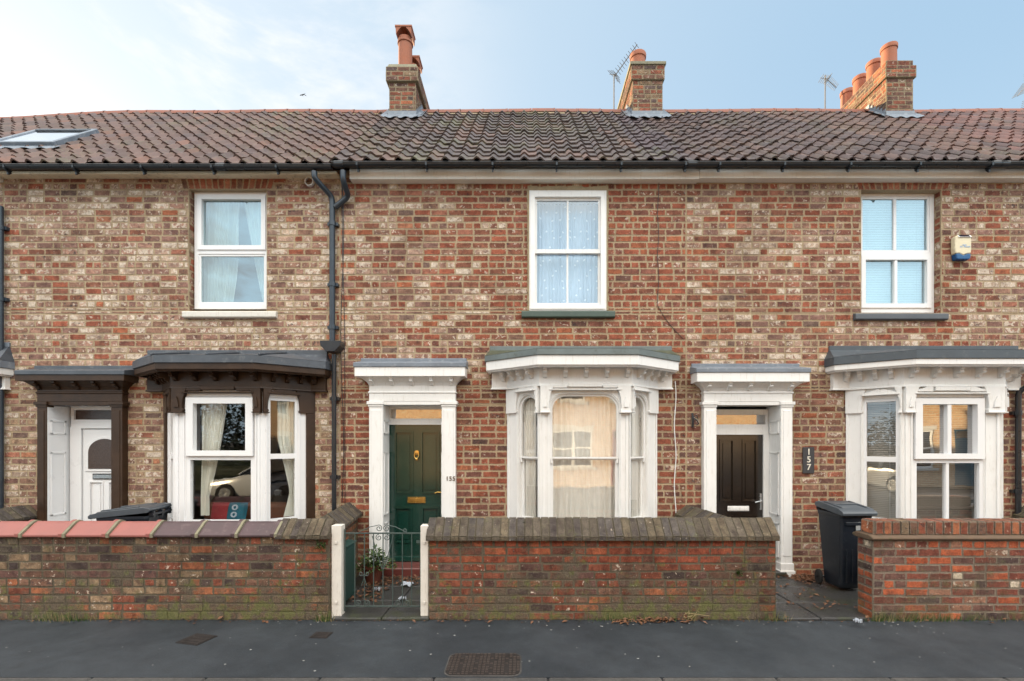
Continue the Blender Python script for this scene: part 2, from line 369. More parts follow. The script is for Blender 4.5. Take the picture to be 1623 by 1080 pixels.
M['terracotta'] = plain('terracotta', (0.3, 0.1, 0.052), 0.75, 0.2, 6, 0.3, (0.2, 0.1, 0.07), 0.15, 40)
M['darkpot'] = plain('dark_clay', (0.13, 0.038, 0.022), 0.6, 0.3, 8, 0.4, (0.06, 0.03, 0.02))
M['ridge'] = plain('ridge_tile_clay', (0.24, 0.085, 0.055), 0.7, 0.35, 5, 0.5, (0.1, 0.08, 0.06), 0.2, 30)
M['bed'] = plain('old_mortar', (0.33, 0.26, 0.16), 0.95, 0.3, 9, 0.5, (0.12, 0.11, 0.05), 0.4, 40)
M['flaunch'] = plain('mossy_cement', (0.24, 0.22, 0.15), 0.95, 0.35, 9, 0.7, (0.07, 0.075, 0.03), 0.6, 30)
M['ledge'] = plain('mossy_ledge_tile', (0.13, 0.085, 0.055), 0.9, 0.4, 9, 0.8, (0.06, 0.065, 0.025), 0.5, 30)
M['redcope'] = plain('red_coping_clay', (0.29, 0.1, 0.085), 0.5, 0.18, 5, 0.35, (0.2, 0.1, 0.09), 0.08, 50)
M['bluecope'] = plain('dark_coping_clay', (0.075, 0.045, 0.05), 0.5, 0.3, 6, 0.4, (0.2, 0.15, 0.14), 0.1, 50)
M['edgecope'] = brickmat('lichened_coping_brick', (0.1, 0.085, 0.06), moss=0.5, grime=0.4)
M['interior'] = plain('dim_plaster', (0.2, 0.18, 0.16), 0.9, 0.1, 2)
M['glass'] = glassmat('window_glass', 1.6, (0.95, 0.97, 0.96))
M['old_glass'] = glassmat('old_window_glass', 1.9, (0.96, 0.95, 0.92), 0.014, 2.2, 0.13)
M['coated_glass'] = glassmat('coated_window_glass', 1.9, (0.9, 0.9, 0.88), 0.014, 1.6, 0.32)
M['sash_glass'] = glassmat('sash_glass', 2.2, (0.88, 0.93, 0.97), 0.012, 2.2, 0.12)
M['bright_glass'] = glassmat('bright_glass', 4.6, (0.66, 0.8, 0.84), 0.02, 1.5, 0.12, (0.84, 0.95, 1.0))
M['trans_glass'] = glassmat('fanlight_glass', 9.0, (0.6, 0.55, 0.5), 0.05, 3)
M['brown_glass'] = plain('obscure_brown_glass', (0.07, 0.045, 0.035), 0.22, 0.3, 40, bmp=0.3, bscale=60)
M['net'] = clothmat('net_curtain', (0.9, 0.88, 0.84), 0.12)
M['netdot'] = clothmat('dotted_net_curtain', (0.5, 0.6, 0.7), 0.15, True)
M['drape'] = clothmat('pale_drape', (0.82, 0.8, 0.72), 0.15)
M['blind'] = plain('venetian_slat', (0.36, 0.32, 0.28), 0.5, 0.1, 8)
M['blind_white'] = plain('white_slat', (0.78, 0.8, 0.8), 0.5, 0.05, 8)
M['pave'] = groundmat('asphalt_pavement', (0.016, 0.021, 0.027), (0.033, 0.04, 0.048), 0.66, 0.5, 0.14)
M['road'] = groundmat('asphalt_road', (0.045, 0.05, 0.055), (0.06, 0.06, 0.062), 0.7, 0.3)
M['kerb'] = groundmat('kerb_stone', (0.05, 0.048, 0.047), (0.075, 0.07, 0.066), 0.7, 0.3)
M['flag'] = groundmat('wet_flagstone', (0.03, 0.031, 0.03), (0.05, 0.05, 0.052), 0.42, 0.15, 0.22, 0.5)
M['step'] = plain('red_step_paint', (0.12, 0.03, 0.024), 0.45, 0.3, 6, 0.4, (0.1, 0.04, 0.03), 0.1, 40)
M['bin'] = plain('bin_plastic', (0.01, 0.014, 0.021), 0.42, 0.2, 5, 0.35, (0.045, 0.055, 0.065), 0.1, 60)
M['binlid'] = plain('bin_lid_plastic', (0.06, 0.072, 0.086), 0.4, 0.2, 5, 0.35, (0.08, 0.085, 0.09), 0.1, 60)
M['box_green'] = plain('green_cabinet_paint', (0.012, 0.05, 0.045), 0.4, 0.2, 5, 0.3, (0.03, 0.07, 0.06))
M['paper'] = plain('white_paper', (0.38, 0.42, 0.48), 0.7, 0.1, 20)
M['leafgreen'] = plain('green_leaf', (0.06, 0.11, 0.025), 0.5, 0.5, 20)
M['leafdark'] = plain('evergreen_leaf', (0.022, 0.04, 0.014), 0.6, 0.5, 9)
M['leafbrown'] = plain('dead_leaf', (0.17, 0.075, 0.035), 0.7, 0.6, 30)
M['straw'] = plain('dry_grass', (0.3, 0.24, 0.12), 0.8, 0.3, 30)
M['bark'] = plain('bark', (0.1, 0.075, 0.05), 0.9, 0.3, 14, bmp=0.5)
M['bird'] = plain('dark_feather', (0.02, 0.02, 0.022), 0.6, 0.2, 30)
M['slate'] = plain('slate_plaque', (0.045, 0.045, 0.05), 0.5, 0.2, 20)
M['digit'] = plain('cream_digit', (0.75, 0.7, 0.6), 0.5, 0.05, 20)
M['bronze'] = plain('bronze_digit', (0.09, 0.05, 0.02), 0.4, 0.2, 20, metal=0.5)
M['alarm'] = plain('cream_plastic', (0.68, 0.6, 0.42), 0.4, 0.08, 12, 0.25, (0.5, 0.38, 0.2))
M['alarm_blue'] = plain('blue_plastic', (0.006, 0.07, 0.2), 0.25, 0.1, 12)
M['solar'] = plain('solar_cell', (0.012, 0.012, 0.03), 0.15, 0.1, 30)
M['logo'] = plain('faded_blue_print', (0.3, 0.4, 0.55), 0.5, 0.2, 60)
M['cushion_red'] = plain('red_cushion', (0.3, 0.03, 0.035), 0.9, 0.2, 20)
M['cushion_blue'] = plain('blue_cushion', (0.01, 0.11, 0.16), 0.9, 0.2, 20)
M['sofa'] = plain('brown_upholstery', (0.16, 0.06, 0.03), 0.8, 0.2, 20)
M['opp'] = oppbrick()
M['opproof'] = plain('opposite_roof_slate', (0.1, 0.08, 0.08), 0.6, 0.3, 4)
M['carpaint'] = plain('silver_car_paint', (0.6, 0.62, 0.64), 0.2, 0.03, 4, spec=0.8)
M['carglass'] = plain('car_glass', (0.01, 0.012, 0.014), 0.05, 0.1, 4, spec=0.9)
M['rubber'] = plain('rubber', (0.015, 0.015, 0.015), 0.8, 0.2, 20)
M['soil'] = plain('soil', (0.04, 0.03, 0.02), 0.9, 0.4, 20, bmp=0.5)
M['litter'] = plain('pale_litter', (0.34, 0.34, 0.33), 0.8, 0.3, 50)

# ------------------------------------------------------------------ brickwork
RED = ((0.32, 0.098, 0.058), 0.25, 0.22); ORANGE = ((0.44, 0.155, 0.075), 0.12, 0.15); PURPLE = ((0.21, 0.105, 0.088), 0.25, 0.25)
PINK = ((0.42, 0.265, 0.195), 0.5, 0.25); CREAM = ((0.5, 0.38, 0.29), 0.68, 0.25); DARK = ((0.11, 0.072, 0.064), 0.15, 0.4)
BUFF = ((0.36, 0.24, 0.15), 0.35, 0.28); BROWN = ((0.25, 0.13, 0.09), 0.32, 0.3)
def pick(ws):
    t = rng.random() * sum(w for _, w in ws)
    for b, w in ws:
        t -= w
        if t <= 0: return b
    return ws[-1][0]
PINKW = ((0.45, 0.3, 0.23), 0.66, 0.22); ROSE = ((0.34, 0.18, 0.135), 0.55, 0.25)
PALE = [(PINKW, 4.2), (CREAM, 2.2), (ROSE, 3.2), (RED, 1.3), (PURPLE, 2.2), (ORANGE, 0.35), (DARK, 0.25), (BROWN, 2.6)]
REDS = [(((.31, .09, .052), .2, .22), 5.5), (((.2, .085, .065), .22, .25), 1.8), (((.39, .125, .06), .12, .15), 1.1), (ROSE, .35), (((.24, .1, .065), .26, .28), 3.2), (DARK, 0.15)]
DEEP = [(((.29, .08, .045), .16, .2), 2.8), (((.18, .08, .064), .22, .25), 3.0), (DARK, .9), (((.21, .095, .062), .26, .3), 3), (ORANGE, 0.5)]
TAWNY = [(PINKW, 3), (BUFF, 2.6), (CREAM, 1.8), (ORANGE, .6), (ROSE, 2), (BROWN, 1.8), (PURPLE, 1.0)]
DUSK = [(BROWN, 4), (PURPLE, 3), (ROSE, 1.8), (DARK, .5), (RED, 1.2), (CREAM, .4)]
def soft(ws, f):
    T = sum(w for _, w in ws); av = [sum(b[0][k] * w for b, w in ws) / T for k in range(3)]
    return [((tuple(b[0][k] * (1 - f) + av[k] * f for k in range(3)), b[1], b[2]), w) for b, w in ws]
PALE, REDS, DEEP, TAWNY, DUSK = (soft(q, .3) for q in (PALE, REDS, DEEP, TAWNY, DUSK))
from mathutils import noise as mnoise
def dk(ws, f): return [((tuple(k * f for k in b[0]), b[1] * (.35 + .5 * f), b[2]), w) for b, w in ws]
def facade_pal(x, z):
    n = mnoise.noise(Vector((x * .8, z * .9, 3.7))) * .9 + mnoise.noise(Vector((x * 2.3, z * 2.6, 9.1))) * .35
    r = rng.random()
    if x < -2.6:
        if z < 2.4: return TAWNY if r < 0.6 + n * .4 else PALE
        return PALE if r < 0.85 + n * .6 else REDS
    if x < 2.28:
        if z < 2.75: return DEEP if r < 0.65 + n * .5 else REDS
        return PALE if r < max(0.0, min(1, (0.2 - x) / 2.4)) * 0.72 + 0.35 * n else REDS
    if z < 2.75: return DUSK if r < 0.75 + n * .4 else REDS
    if x < 6.8: return PALE if r < 0.66 + n * .7 else REDS
    return PALE
class BR:
    """brickwork accumulator: real brick faces standing a few mm proud of a mortar bed, each with its own colour"""
    def __init__(s): s.v = []; s.f = []; s.uv = []; s.sz = []; s.col = []; s.rn = []; s.m = []
    def brick(s, O, U, V, N, a, b, c, d, pal, seedpos=None, proud=None, shear=0.0, full=None):
        base, cream, dark = pal
        f = 0.7 + rng.random() * 0.27
        col = tuple(min(0.9, k * f) for k in base) + (1,)
        rn = (rng.random(), max(0, min(1, cream + rng.uniform(-.22, .22) * min(1, cream * 2.5))), max(0, min(1, dark + rng.uniform(-.2, .2))), 1)
        h = proud if proud is not None else 0.002 + rng.random() * 0.0035
        k = len(s.v); w, ht = b - a, d - c
        fr = [(a, c), (b, c), (b + shear, d), (a + shear, d)]
        for q in (h, -0.004):
            for (x, y) in fr: s.v.append(O + U * x + V * y + N * (q + (rng.uniform(-.0012, .0012) if q > 0 else 0)))
        A = [(0, 0), (w, 0), (w, ht), (0, ht)]
        s.f.append([k, k + 1, k + 2, k + 3]); s.uv += A; s.sz += [(w, ht)] * 4
        for i in range(4):
            j = (i + 1) % 4
            s.f.append([k + i, k + 4 + i, k + 4 + j, k + j]); s.uv += [A[i], A[i], A[j], A[j]]; s.sz += [(w, ht)] * 4
        s.col += [col] * 20; s.rn += [rn] * 20; s.m += [0] * 5
    def flat(s, quad):
        k = len(s.v); s.v += [Vector(p) for p in quad]; s.f.append([k, k + 1, k + 2, k + 3])
        s.uv += [(-1, -1)] * 4; s.sz += [(0, 0)] * 4; s.col += [(0.3, 0.2, 0.15, 1)] * 4; s.rn += [(0.5, 0.3, 0.3, 1)] * 4; s.m.append(0)
    def field(s, O, U, V, N, W_, H, palf, course=0.0932, st=0.236, joint=0.017, holes=(), hdr=6, hold=None, phase=0.0, back=True, ju=0.003):
        """courses of bricks over W_ x H; holes = (a,b,c,d) rectangles in (u,v)"""
        O, U, V, N = Vector(O), Vector(U), Vector(V), Vector(N)
        nrow = max(1, round(H / course)); ch = H / nrow
        for r in range(nrow):
            z0, z1 = r * ch, (r + 1) * ch
            header = hdr and (r % hdr == hdr - 1)
            x = -rng.random() * 0.03 - (0.5 * st if (r % 2) else 0) + phase
            edges = [x]
            while x < W_:
                if header: L = st / 2 if rng.random() < 0.85 else st
                else: L = st if rng.random() < 0.9 else st / 2
                x += L + rng.uniform(-.006, .006); edges.append(x)
            cuts = sorted({z0, z1} | {q for h in holes for q in (h[2], h[3]) if z0 + 0.008 < q < z1 - 0.008})
            for za, zb in zip(cuts[:-1], cuts[1:]):
                zm = (za + zb) / 2
                free = [(0.0, W_)]
                for (a, b, c, d) in holes:
                    if c < zm < d:
                        nf = []
                        for (p, q) in free:
                            if b <= p or a >= q: nf.append((p, q)); continue
                            if a > p: nf.append((p, a))
                            if b < q: nf.append((b, q))
                        free = nf
                for e0, e1 in zip(edges[:-1], edges[1:]):
                    for p, q in free:
                        a, b = max(e0, p), min(e1, q)
                        if b - a < 0.035: continue
                        j = joint / 2
                        pos = O + U * ((a + b) / 2) + V * zm
                        g = lambda: rng.uniform(-ju, ju) * 0.5
                        s.brick(O, U, V, N, a + j + g(), b - j + g(), za + j + g(), zb - j + g(), pick(palf(pos)))
        if back:
            us = sorted({0.0, W_} | {min(max(q, 0), W_) for h in holes for q in h[:2]})
            vs = sorted({0.0, H} | {min(max(q, 0), H) for h in holes for q in h[2:]})
            hh = hold if hold is not None else holes
            for a, b in zip(us[:-1], us[1:]):
                for c, d in zip(vs[:-1], vs[1:]):
                    if any(h[0] < (a + b) / 2 < h[1] and h[2] < (c + d) / 2 < h[3] for h in hh): continue
                    s.flat([O + U * a + V * c, O + U * b + V * c, O + U * b + V * d, O + U * a + V * d])
    def build(s, name, mat, parent=None, local=False):
        off = Vector((0, 0, 0)) if local else rootloc(parent)
        me = bpy.data.meshes.new(name)
        me.from_pydata([tuple(p - off) for p in s.v], [], s.f)
        for nm, data in (('UVMap', s.uv), ('Size', s.sz)):
            l = me.uv_layers.new(name=nm); l.data.foreach_set('uv', [q for p in data for q in p])
        for nm, data in (('Col', s.col), ('Rnd', s.rn)):
            a = me.color_attributes.new(nm, 'FLOAT_COLOR', 'CORNER'); a.data.foreach_set('color', [q for p in data for q in p])
        me.materials.append(mat); me.update()
        return finish(bpy.data.objects.new(name, me), parent)
XA, YA, ZA = Vector((1, 0, 0)), Vector((0, 1, 0)), Vector((0, 0, 1))
def brick_block(b, x0, x1, y0, y1, z0, z1, palf, sides='FLRBT', **kw):
    if 'F' in sides: b.field((x0, y0, z0), XA, ZA, -YA, x1 - x0, z1 - z0, palf, **kw)
    if 'B' in sides: b.field((x1, y1, z0), -XA, ZA, YA, x1 - x0, z1 - z0, palf, **kw)
    if 'L' in sides: b.field((x0, y1, z0), -YA, ZA, -XA, y1 - y0, z1 - z0, palf, **kw)
    if 'R' in sides: b.field((x1, y0, z0), YA, ZA, XA, y1 - y0, z1 - z0, palf, **kw)
    if 'T' in sides: b.field((x0, y0, z1), XA, YA, ZA, x1 - x0, y1 - y0, palf, **kw)

# ------------------------------------------------------------------ roof geometry
EAVE_Y, RIDGE_Y, SLOPE = -0.28, 2.65, 0.92
def sag(x):                                   # the left neighbour's roof has sunk at the ridge
    if x > -7.3: return 0.0
    t = min(1.0, (-7.3 - x) / 3.0)
    return -0.14 * (t * t * (3 - 2 * t)) + (0.02 if x < -10.6 else 0)
def eave_dz(x): return -0.035 if x < -2.62 else 0.0
def roof_z(x, y):
    t = (y - EAVE_Y) / (RIDGE_Y - EAVE_Y)
    return 5.68 + SLOPE * (y - EAVE_Y) + eave_dz(x) * (1 - 0.6 * t) + sag(x) * t + .012 * math.sin(x * 1.35 + 1) * t
def tiles(x0, x1, pal, moss, parent):
    """single-lap clay pantiles, each one a curved tile with a real lower edge"""
    w, gauge = 0.211, 0.262
    nx = max(1, round((x1 - x0) / w)); w = (x1 - x0) / nx
    Ls = math.hypot(RIDGE_Y - EAVE_Y, SLOPE * (RIDGE_Y - EAVE_Y)); ny = round(Ls / gauge); g = 1.0 / ny
    ca = 1 / math.hypot(1, SLOPE); sa = SLOPE * ca
    K = 9; v = []; f = []; col = []; rn = []
    for j in range(ny):
        for i in range(nx):
            lift = rng.uniform(-.006, .006); sl = rng.uniform(-.016, .016) - (.04 if rng.random() < .012 else 0); sk = rng.uniform(-.01, .01)
            c0 = pal(x0 + (i + .5) * w, (j + .5) / ny); fac = rng.uniform(0.78, 1.22)
            cc = tuple(k * fac * .6 for k in c0) + (1,); rr = (rng.random(), moss((x0 + (i + .5) * w), (j + .5) / ny), 0, 1)
            b = len(v)
            for row, (tq, up) in enumerate((((j) * g, 0.029), ((j + 1) * g + 0.2 * g, 0.0), (j * g, 0.006))):
                for k in range(K + 1):
                    s = k / K
                    x = x0 + (i + s * 1.06) * w
                    tt = min(1.02, tq + (sl / Ls if row != 1 else 0))
                    hgt = 0.023 * math.cos(2 * PI * (s - 0.22)) + 0.009 * math.cos(4 * PI * (s - 0.22)) + up + lift + sk * (s - .5) + 0.02 + 0.004 * s
                    y = EAVE_Y + (RIDGE_Y - EAVE_Y) * tt
                    z = roof_z(x, y)
                    v.append((x, y - sa * hgt, z + ca * hgt))
            n = K + 1
            for k in range(K):
                f.append((b + k, b + k + 1, b + n + k + 1, b + n + k))
                f.append((b + 2 * n + k, b + 2 * n + k + 1, b + k + 1, b + k))
                col += [cc] * 8; rn += [rr] * 8
    off = rootloc(parent); me = bpy.data.meshes.new('roof')
    me.from_pydata([(a - off.x, bb - off.y, c - off.z) for a, bb, c in v], [], f)
    for nm, data in (('Col', col), ('Rnd', rn)):
        a = me.color_attributes.new(nm, 'FLOAT_COLOR', 'CORNER'); a.data.foreach_set('color', [q for p in data for q in p])
    me.materials.append(M['tile']); me.update()
    o = finish(bpy.data.objects.new('roof', me), parent, smooth=True, angle=50)
    return o
def ridge(x0, x1, roof):
    mb = MB(); x = x0
    while x < x1 - 0.05:
        L = min(0.45 + rng.uniform(-.02, .02), x1 - x); dz = rng.uniform(-.004, .004); xa, xb = x + .005, x + L - .006
        n = 8
        for (p, q, r0, rr) in ((xa, xb, 0.125, 0.0), (xb - .03, xb, 0.13, 0.0)):
            vs = []
            for xx in (p, q):
                z = roof_z(xx, RIDGE_Y) - 0.05 + dz
                vs += [(xx, RIDGE_Y + r0 * math.cos(PI * k / n), z + r0 * 0.95 * math.sin(PI * k / n)) for k in range(n + 1)]
            fs = [(k, k + n + 1, k + n + 2, k + 1) for k in range(n)] + [list(range(n + 1)), [n + 1 + k for k in range(n + 1)][::-1]]
            mb.add(vs, fs, 0)
        x += L
    # mortar bedding under the ridge tiles
    segs = max(2, int((x1 - x0) / 0.3)); vs = []; fs = []
    for k in range(segs + 1):
        xx = x0 + (x1 - x0) * k / segs; z = roof_z(xx, RIDGE_Y) - 0.02; w = 0.15 + rng.uniform(-.02, .03)
        vs += [(xx, RIDGE_Y - w, z - w * SLOPE + 0.015), (xx, RIDGE_Y - w + .02, z - w * SLOPE + 0.075), (xx, RIDGE_Y - .06, z + 0.04), (xx, RIDGE_Y + .2, z - .1)]
    for k in range(segs):
        for q in range(3): fs.append((k * 4 + q, (k + 1) * 4 + q, (k + 1) * 4 + q + 1, k * 4 + q + 1))
    mb.add(vs, fs, 1)
    return mb.build('ridge', [M['ridge'], M['bed']], roof, smooth=True, angle=40)
def chimney(house, x0, x1, yf, yb, z1, caps, palf, pots):
    """brick stack with oversailing courses; caps = (overhang, z0, z1, kind)"""
    b = BR(); zb = min(roof_z(x0, yf), roof_z(x0, 2 * RIDGE_Y - yb)) - 0.35
    ztop = caps[0][1]
    brick_block(b, x0, x1, yf, yb, zb, ztop, palf, 'FLRB', course=0.083)
    for (o, a, c, kind) in caps:
        if kind == 'b': brick_block(b, x0 - o, x1 + o, yf - o, yb + o, a, c, palf, 'FLRBT', course=0.083)
    st = b.build('chimney', M['stack_brick'], house)
    mb = MB(); any_ = False
    for (o, a, c, kind) in caps:
        if kind == 's': mb.box(x0 - o, x1 + o, yf - o, yb + o, a, c); any_ = True
        if kind == 'b' and o > 0.02:       # underside of oversail
            mb.box(x0 - o + .002, x1 + o - .002, yf - o + .002, yb + o - .002, a - .004, a + 0.01); any_ = True
        if kind == 'm':                    # rounded mortar flaunching
            n = 9; A = (x0 - o, yf - o, x1 + o, yb + o)
            pr = [(0, a), (0.03, a + (c - a) * .55), (0.1, c - .01), (0.16, c)]
            for (i0, h0), (i1, h1) in zip(pr[:-1], pr[1:]):
                P0 = [(A[0] + i0, A[1] + i0), (A[2] - i0, A[1] + i0), (A[2] - i0, A[3] - i0), (A[0] + i0, A[3] - i0)]
                P1 = [(A[0] + i1, A[1] + i1), (A[2] - i1, A[1] + i1), (A[2] - i1, A[3] - i1), (A[0] + i1, A[3] - i1)]
                mb.add([(x, y, h0) for x, y in P0] + [(x, y, h1) for x, y in P1], [(k, (k + 1) % 4, 4 + (k + 1) % 4, 4 + k) for k in range(4)])
            i1 = pr[-1][0]
            mb.add([(A[0] + i1, A[1] + i1, c), (A[2] - i1, A[1] + i1, c), (A[2] - i1, A[3] - i1, c), (A[0] + i1, A[3] - i1, c)], [(0, 1, 2, 3)]); any_ = True
    if any_: mb.build('chimney_cap', M['flaunch'], st, bevel=0.008)
    # lead flashing: front apron and side soakers that follow the slope
    mb = MB(); zf = roof_z(x0, yf)
    mb.sheet(lambda u, v: (x0 - .05 + u * (x1 - x0 + .1), yf - .012 - v * .15, roof_z(x0, yf - v * .15) + 0.1 * (1 - .15 * v) + .014 * math.cos(u * 19) * v), 24, 6)
    mb.box(x0 - .015, x1 + .015, yf - .022, yf - .01, zf - .05, zf + .16)
    for xs, d in ((x0, -1), (x1, 1)):
        n = 6
        for k in range(n):
            ya = yf + (RIDGE_Y - yf) * k / n; ybb = yf + (RIDGE_Y - yf) * (k + 1.15) / n
            zt = roof_z(xs, ybb) + 0.13
            mb.prism([(ya, roof_z(xs, ya) - .05), (ybb, roof_z(xs, ybb) - .05), (ybb, zt), (ya, zt)], xs + d * (.012 + .001 * k), xs + d * .018 + d * .001 * k, 'x')
        mb.sheet(lambda u, v: (xs + d * (.01 + .13 * u), yf - .1 + v * (RIDGE_Y - yf + .1), roof_z(xs, yf - .1 + v * (RIDGE_Y - yf + .1)) + 0.1 + .012 * math.cos(u * 6)), 6, 8)
    mb.build('flashing', M['lead'], st, smooth=True)
    for (px, py, pz, r0, h, kind) in pots:
        m2 = MB()
        if kind == 'hood':
            m2.lathe([(r0 * 1.0, 0), (r0 * .98, h * .7), (r0 * 1.12, h * .71), (r0 * 1.12, h * .75), (r0 * 1.0, h * .76), (r0 * 1.02, h * .82)], (px, py, pz), 24)
            q = r0 * 1.2; zc = pz + h
            m2.box(px - q * 1.02, px + q * 1.02, py - q, py + q, zc - .03, zc)
            for s1 in (-1, 1):
                m2.prism([(px + s1 * q * .95, zc - .03), (px + s1 * q * .2, zc - .03), (px + s1 * q * .55, zc - h * .09), (px + s1 * q * .9, zc - h * .19)], py - q * .95, py + q * .95, 'y')
        else:
            m2.lathe([(r0 * 1.06, 0), (r0 * 1.0, h * .2), (r0 * .97, h * .82), (r0 * 1.08, h * .84), (r0 * 1.1, h * .97), (r0 * 1.05, h), (r0 * .9, h), (r0 * .86, h * .8), (r0 * .86, h * .3)], (px, py, pz), 24)
        m2.build('chimney_pot', M['terracotta'], st, smooth=True)
    return st

# ------------------------------------------------------------------ joinery
def pane_mesh(mb, u0, u1, z0, z1, y): mb.add([(u0, y, z0), (u1, y, z0), (u1, y, z1), (u0, y, z1)], [(0, 1, 2, 3)])
def cutmark(pts): return pts
def sash_window(house, x0, x1, z0, z1, y):
    """painted timber sliding sash, two panes over two, nearly flush with the brickwork"""
    mb = MB(); mb.panel(x0, x1, z0, z1, x0 + .085, x1 - .085, z0 + .07, z1 - .105, y, y + .14)
    mb.panel(x0 + .02, x1 - .02, z0 + .02, z1 - .03, x0 + .085, x1 - .085, z0 + .07, z1 - .1, y - .012, y)
    fr = mb.build('window', M['white'], house, bevel=.004)
    zm = (z0 + z1) / 2 - .01; xc = (x0 + x1) / 2
    mb = MB()                                                    # upper sash
    mb.panel(x0 + .075, x1 - .075, zm - .02, z1 - .09, x0 + .115, x1 - .115, zm + .035, z1 - .135, y + .03, y + .065)
    mb.box(xc - .013, xc + .013, y + .034, y + .062, zm + .03, z1 - .13)
    mb.build('upper_sash', M['white'], fr, bevel=.003)
    mb = MB()
    mb.panel(x0 + .078, x1 - .078, z0 + .06, zm + .02, x0 + .115, x1 - .115, z0 + .125, zm - .015, y + .07, y + .105)
    mb.box(xc - .013, xc + .013, y + .074, y + .1, z0 + .12, zm - .01)
    mb.build('lower_sash', M['white'], fr, bevel=.003)
    mb = MB(); pane_mesh(mb, x0 + .1, x1 - .1, zm + .02, z1 - .12, y + .05); pane_mesh(mb, x0 + .1, x1 - .1, z0 + .11, zm - .005, y + .09)
    mb.build('pane', M['sash_glass'], fr)
    mb = MB()                                                    # ragged mortar fillet round the frame
    for k in range(26):
        a = z0 + (z1 - z0) * k / 26; b2 = z0 + (z1 - z0) * (k + 1) / 26
        mb.box(x0 - rng.uniform(.012, .03), x0 + .004, y - .006, y + .05, a, b2); mb.box(x1 - .004, x1 + rng.uniform(.012, .03), y - .006, y + .05, a, b2)
    for k in range(16):
        a = x0 - .02 + (x1 - x0 + .04) * k / 16; b2 = x0 - .02 + (x1 - x0 + .04) * (k + 1) / 16
        mb.box(a, b2, y - .007, y + .05, z1 - .004, z1 + rng.uniform(.035, .06))
    mb.build('mortar_fillet', M['bed'], fr)
    return fr
def pvc_window(house, x0, x1, z0, z1, y, cols, opener):
    """plastic window: a transom with glass above and below; opener says which light has a heavier opening sash"""
    zm = z0 + (z1 - z0) * .487
    mb = MB(); mb.panel(x0, x1, zm, z1, x0 + .06, x1 - .06, zm + .03, z1 - .06, y, y + .07)
    mb.panel(x0, x1, z0, zm - .0005, x0 + .06, x1 - .06, z0 + .07, zm - .03, y + .0005, y + .07)
    fr = mb.build('window', M['pvc'], house, bevel=.006)
    for nm, a, b, light in (('upper_sash', zm + .025, z1 - .055, 'U'), ('lower_sash', z0 + .065, zm - .025, 'L')):
        t = .062 if light in opener else .035; pr = .018 if light in opener else -.012
        mb = MB(); mb.panel(x0 + .05, x1 - .05, a, b, x0 + .05 + t, x1 - .05 - t, a + t, b - t, y - pr, y + .05)
        if cols == 2: mb.box((x0 + x1) / 2 - .022, (x0 + x1) / 2 + .022, y - max(pr, 0) + .008, y + .045, a + t - .005, b - t + .005)
        mb.build(nm, M['pvc'], fr, bevel=.005)
        mb = MB(); pane_mesh(mb, x0 + .06, x1 - .06, a + .01, b - .01, y + .03)
        mb.build('pane', M['bright_glass'], fr)
    return fr
def arch_soldiers(b, x0, x1, z0, z1, y, palf):
    n = max(4, round((x1 - x0) / .083)); w = (x1 - x0) / n; xc = (x0 + x1) / 2
    for k in range(n):
        a = x0 + k * w; sh = (a + w / 2 - xc) * 0.09
        b.brick(Vector((0, y, 0)), XA, ZA, -YA, a + .006, a + w - .006, z0 + .003, z1 - .004, pick(palf), shear=sh)

def modillion():
    """small scrolled bracket: profile in (out, z) with the back at 0; top at z=0"""
    p = [(0, 0), (.13, 0), (.13, -.035), (.1, -.055), (.115, -.08), (.09, -.1), (.055, -.095), (.04, -.14), (.0, -.16)]
    mb = MB(); mb.prism([(-o, z) for o, z in p], -.024, .024, 'x'); return mb
MOD = {}
for key in ('white', 'brown'):
    MOD[key] = modillion().mesh('corbel', M[key])
def bracket_poly(w, h, flare_l, flare_r):
    """front outline of a mullion head bracket: straight stem that flares towards the head"""
    L = [(-w, 0), (-w - .014, .012), (-w - .014, .03), (-w, .045)]
    K = 7
    Lc = [(-w - flare_l * (k / K) ** 2.2, .045 + (h - .045) * k / K) for k in range(1, K + 1)]
    Rc = [(w + flare_r * (k / K) ** 2.2, .045 + (h - .045) * k / K) for k in range(K, 0, -1)]
    Rr = [(w, .045), (w + .014, .03), (w + .014, .012), (w, 0)]
    return L + Lc + Rc + Rr

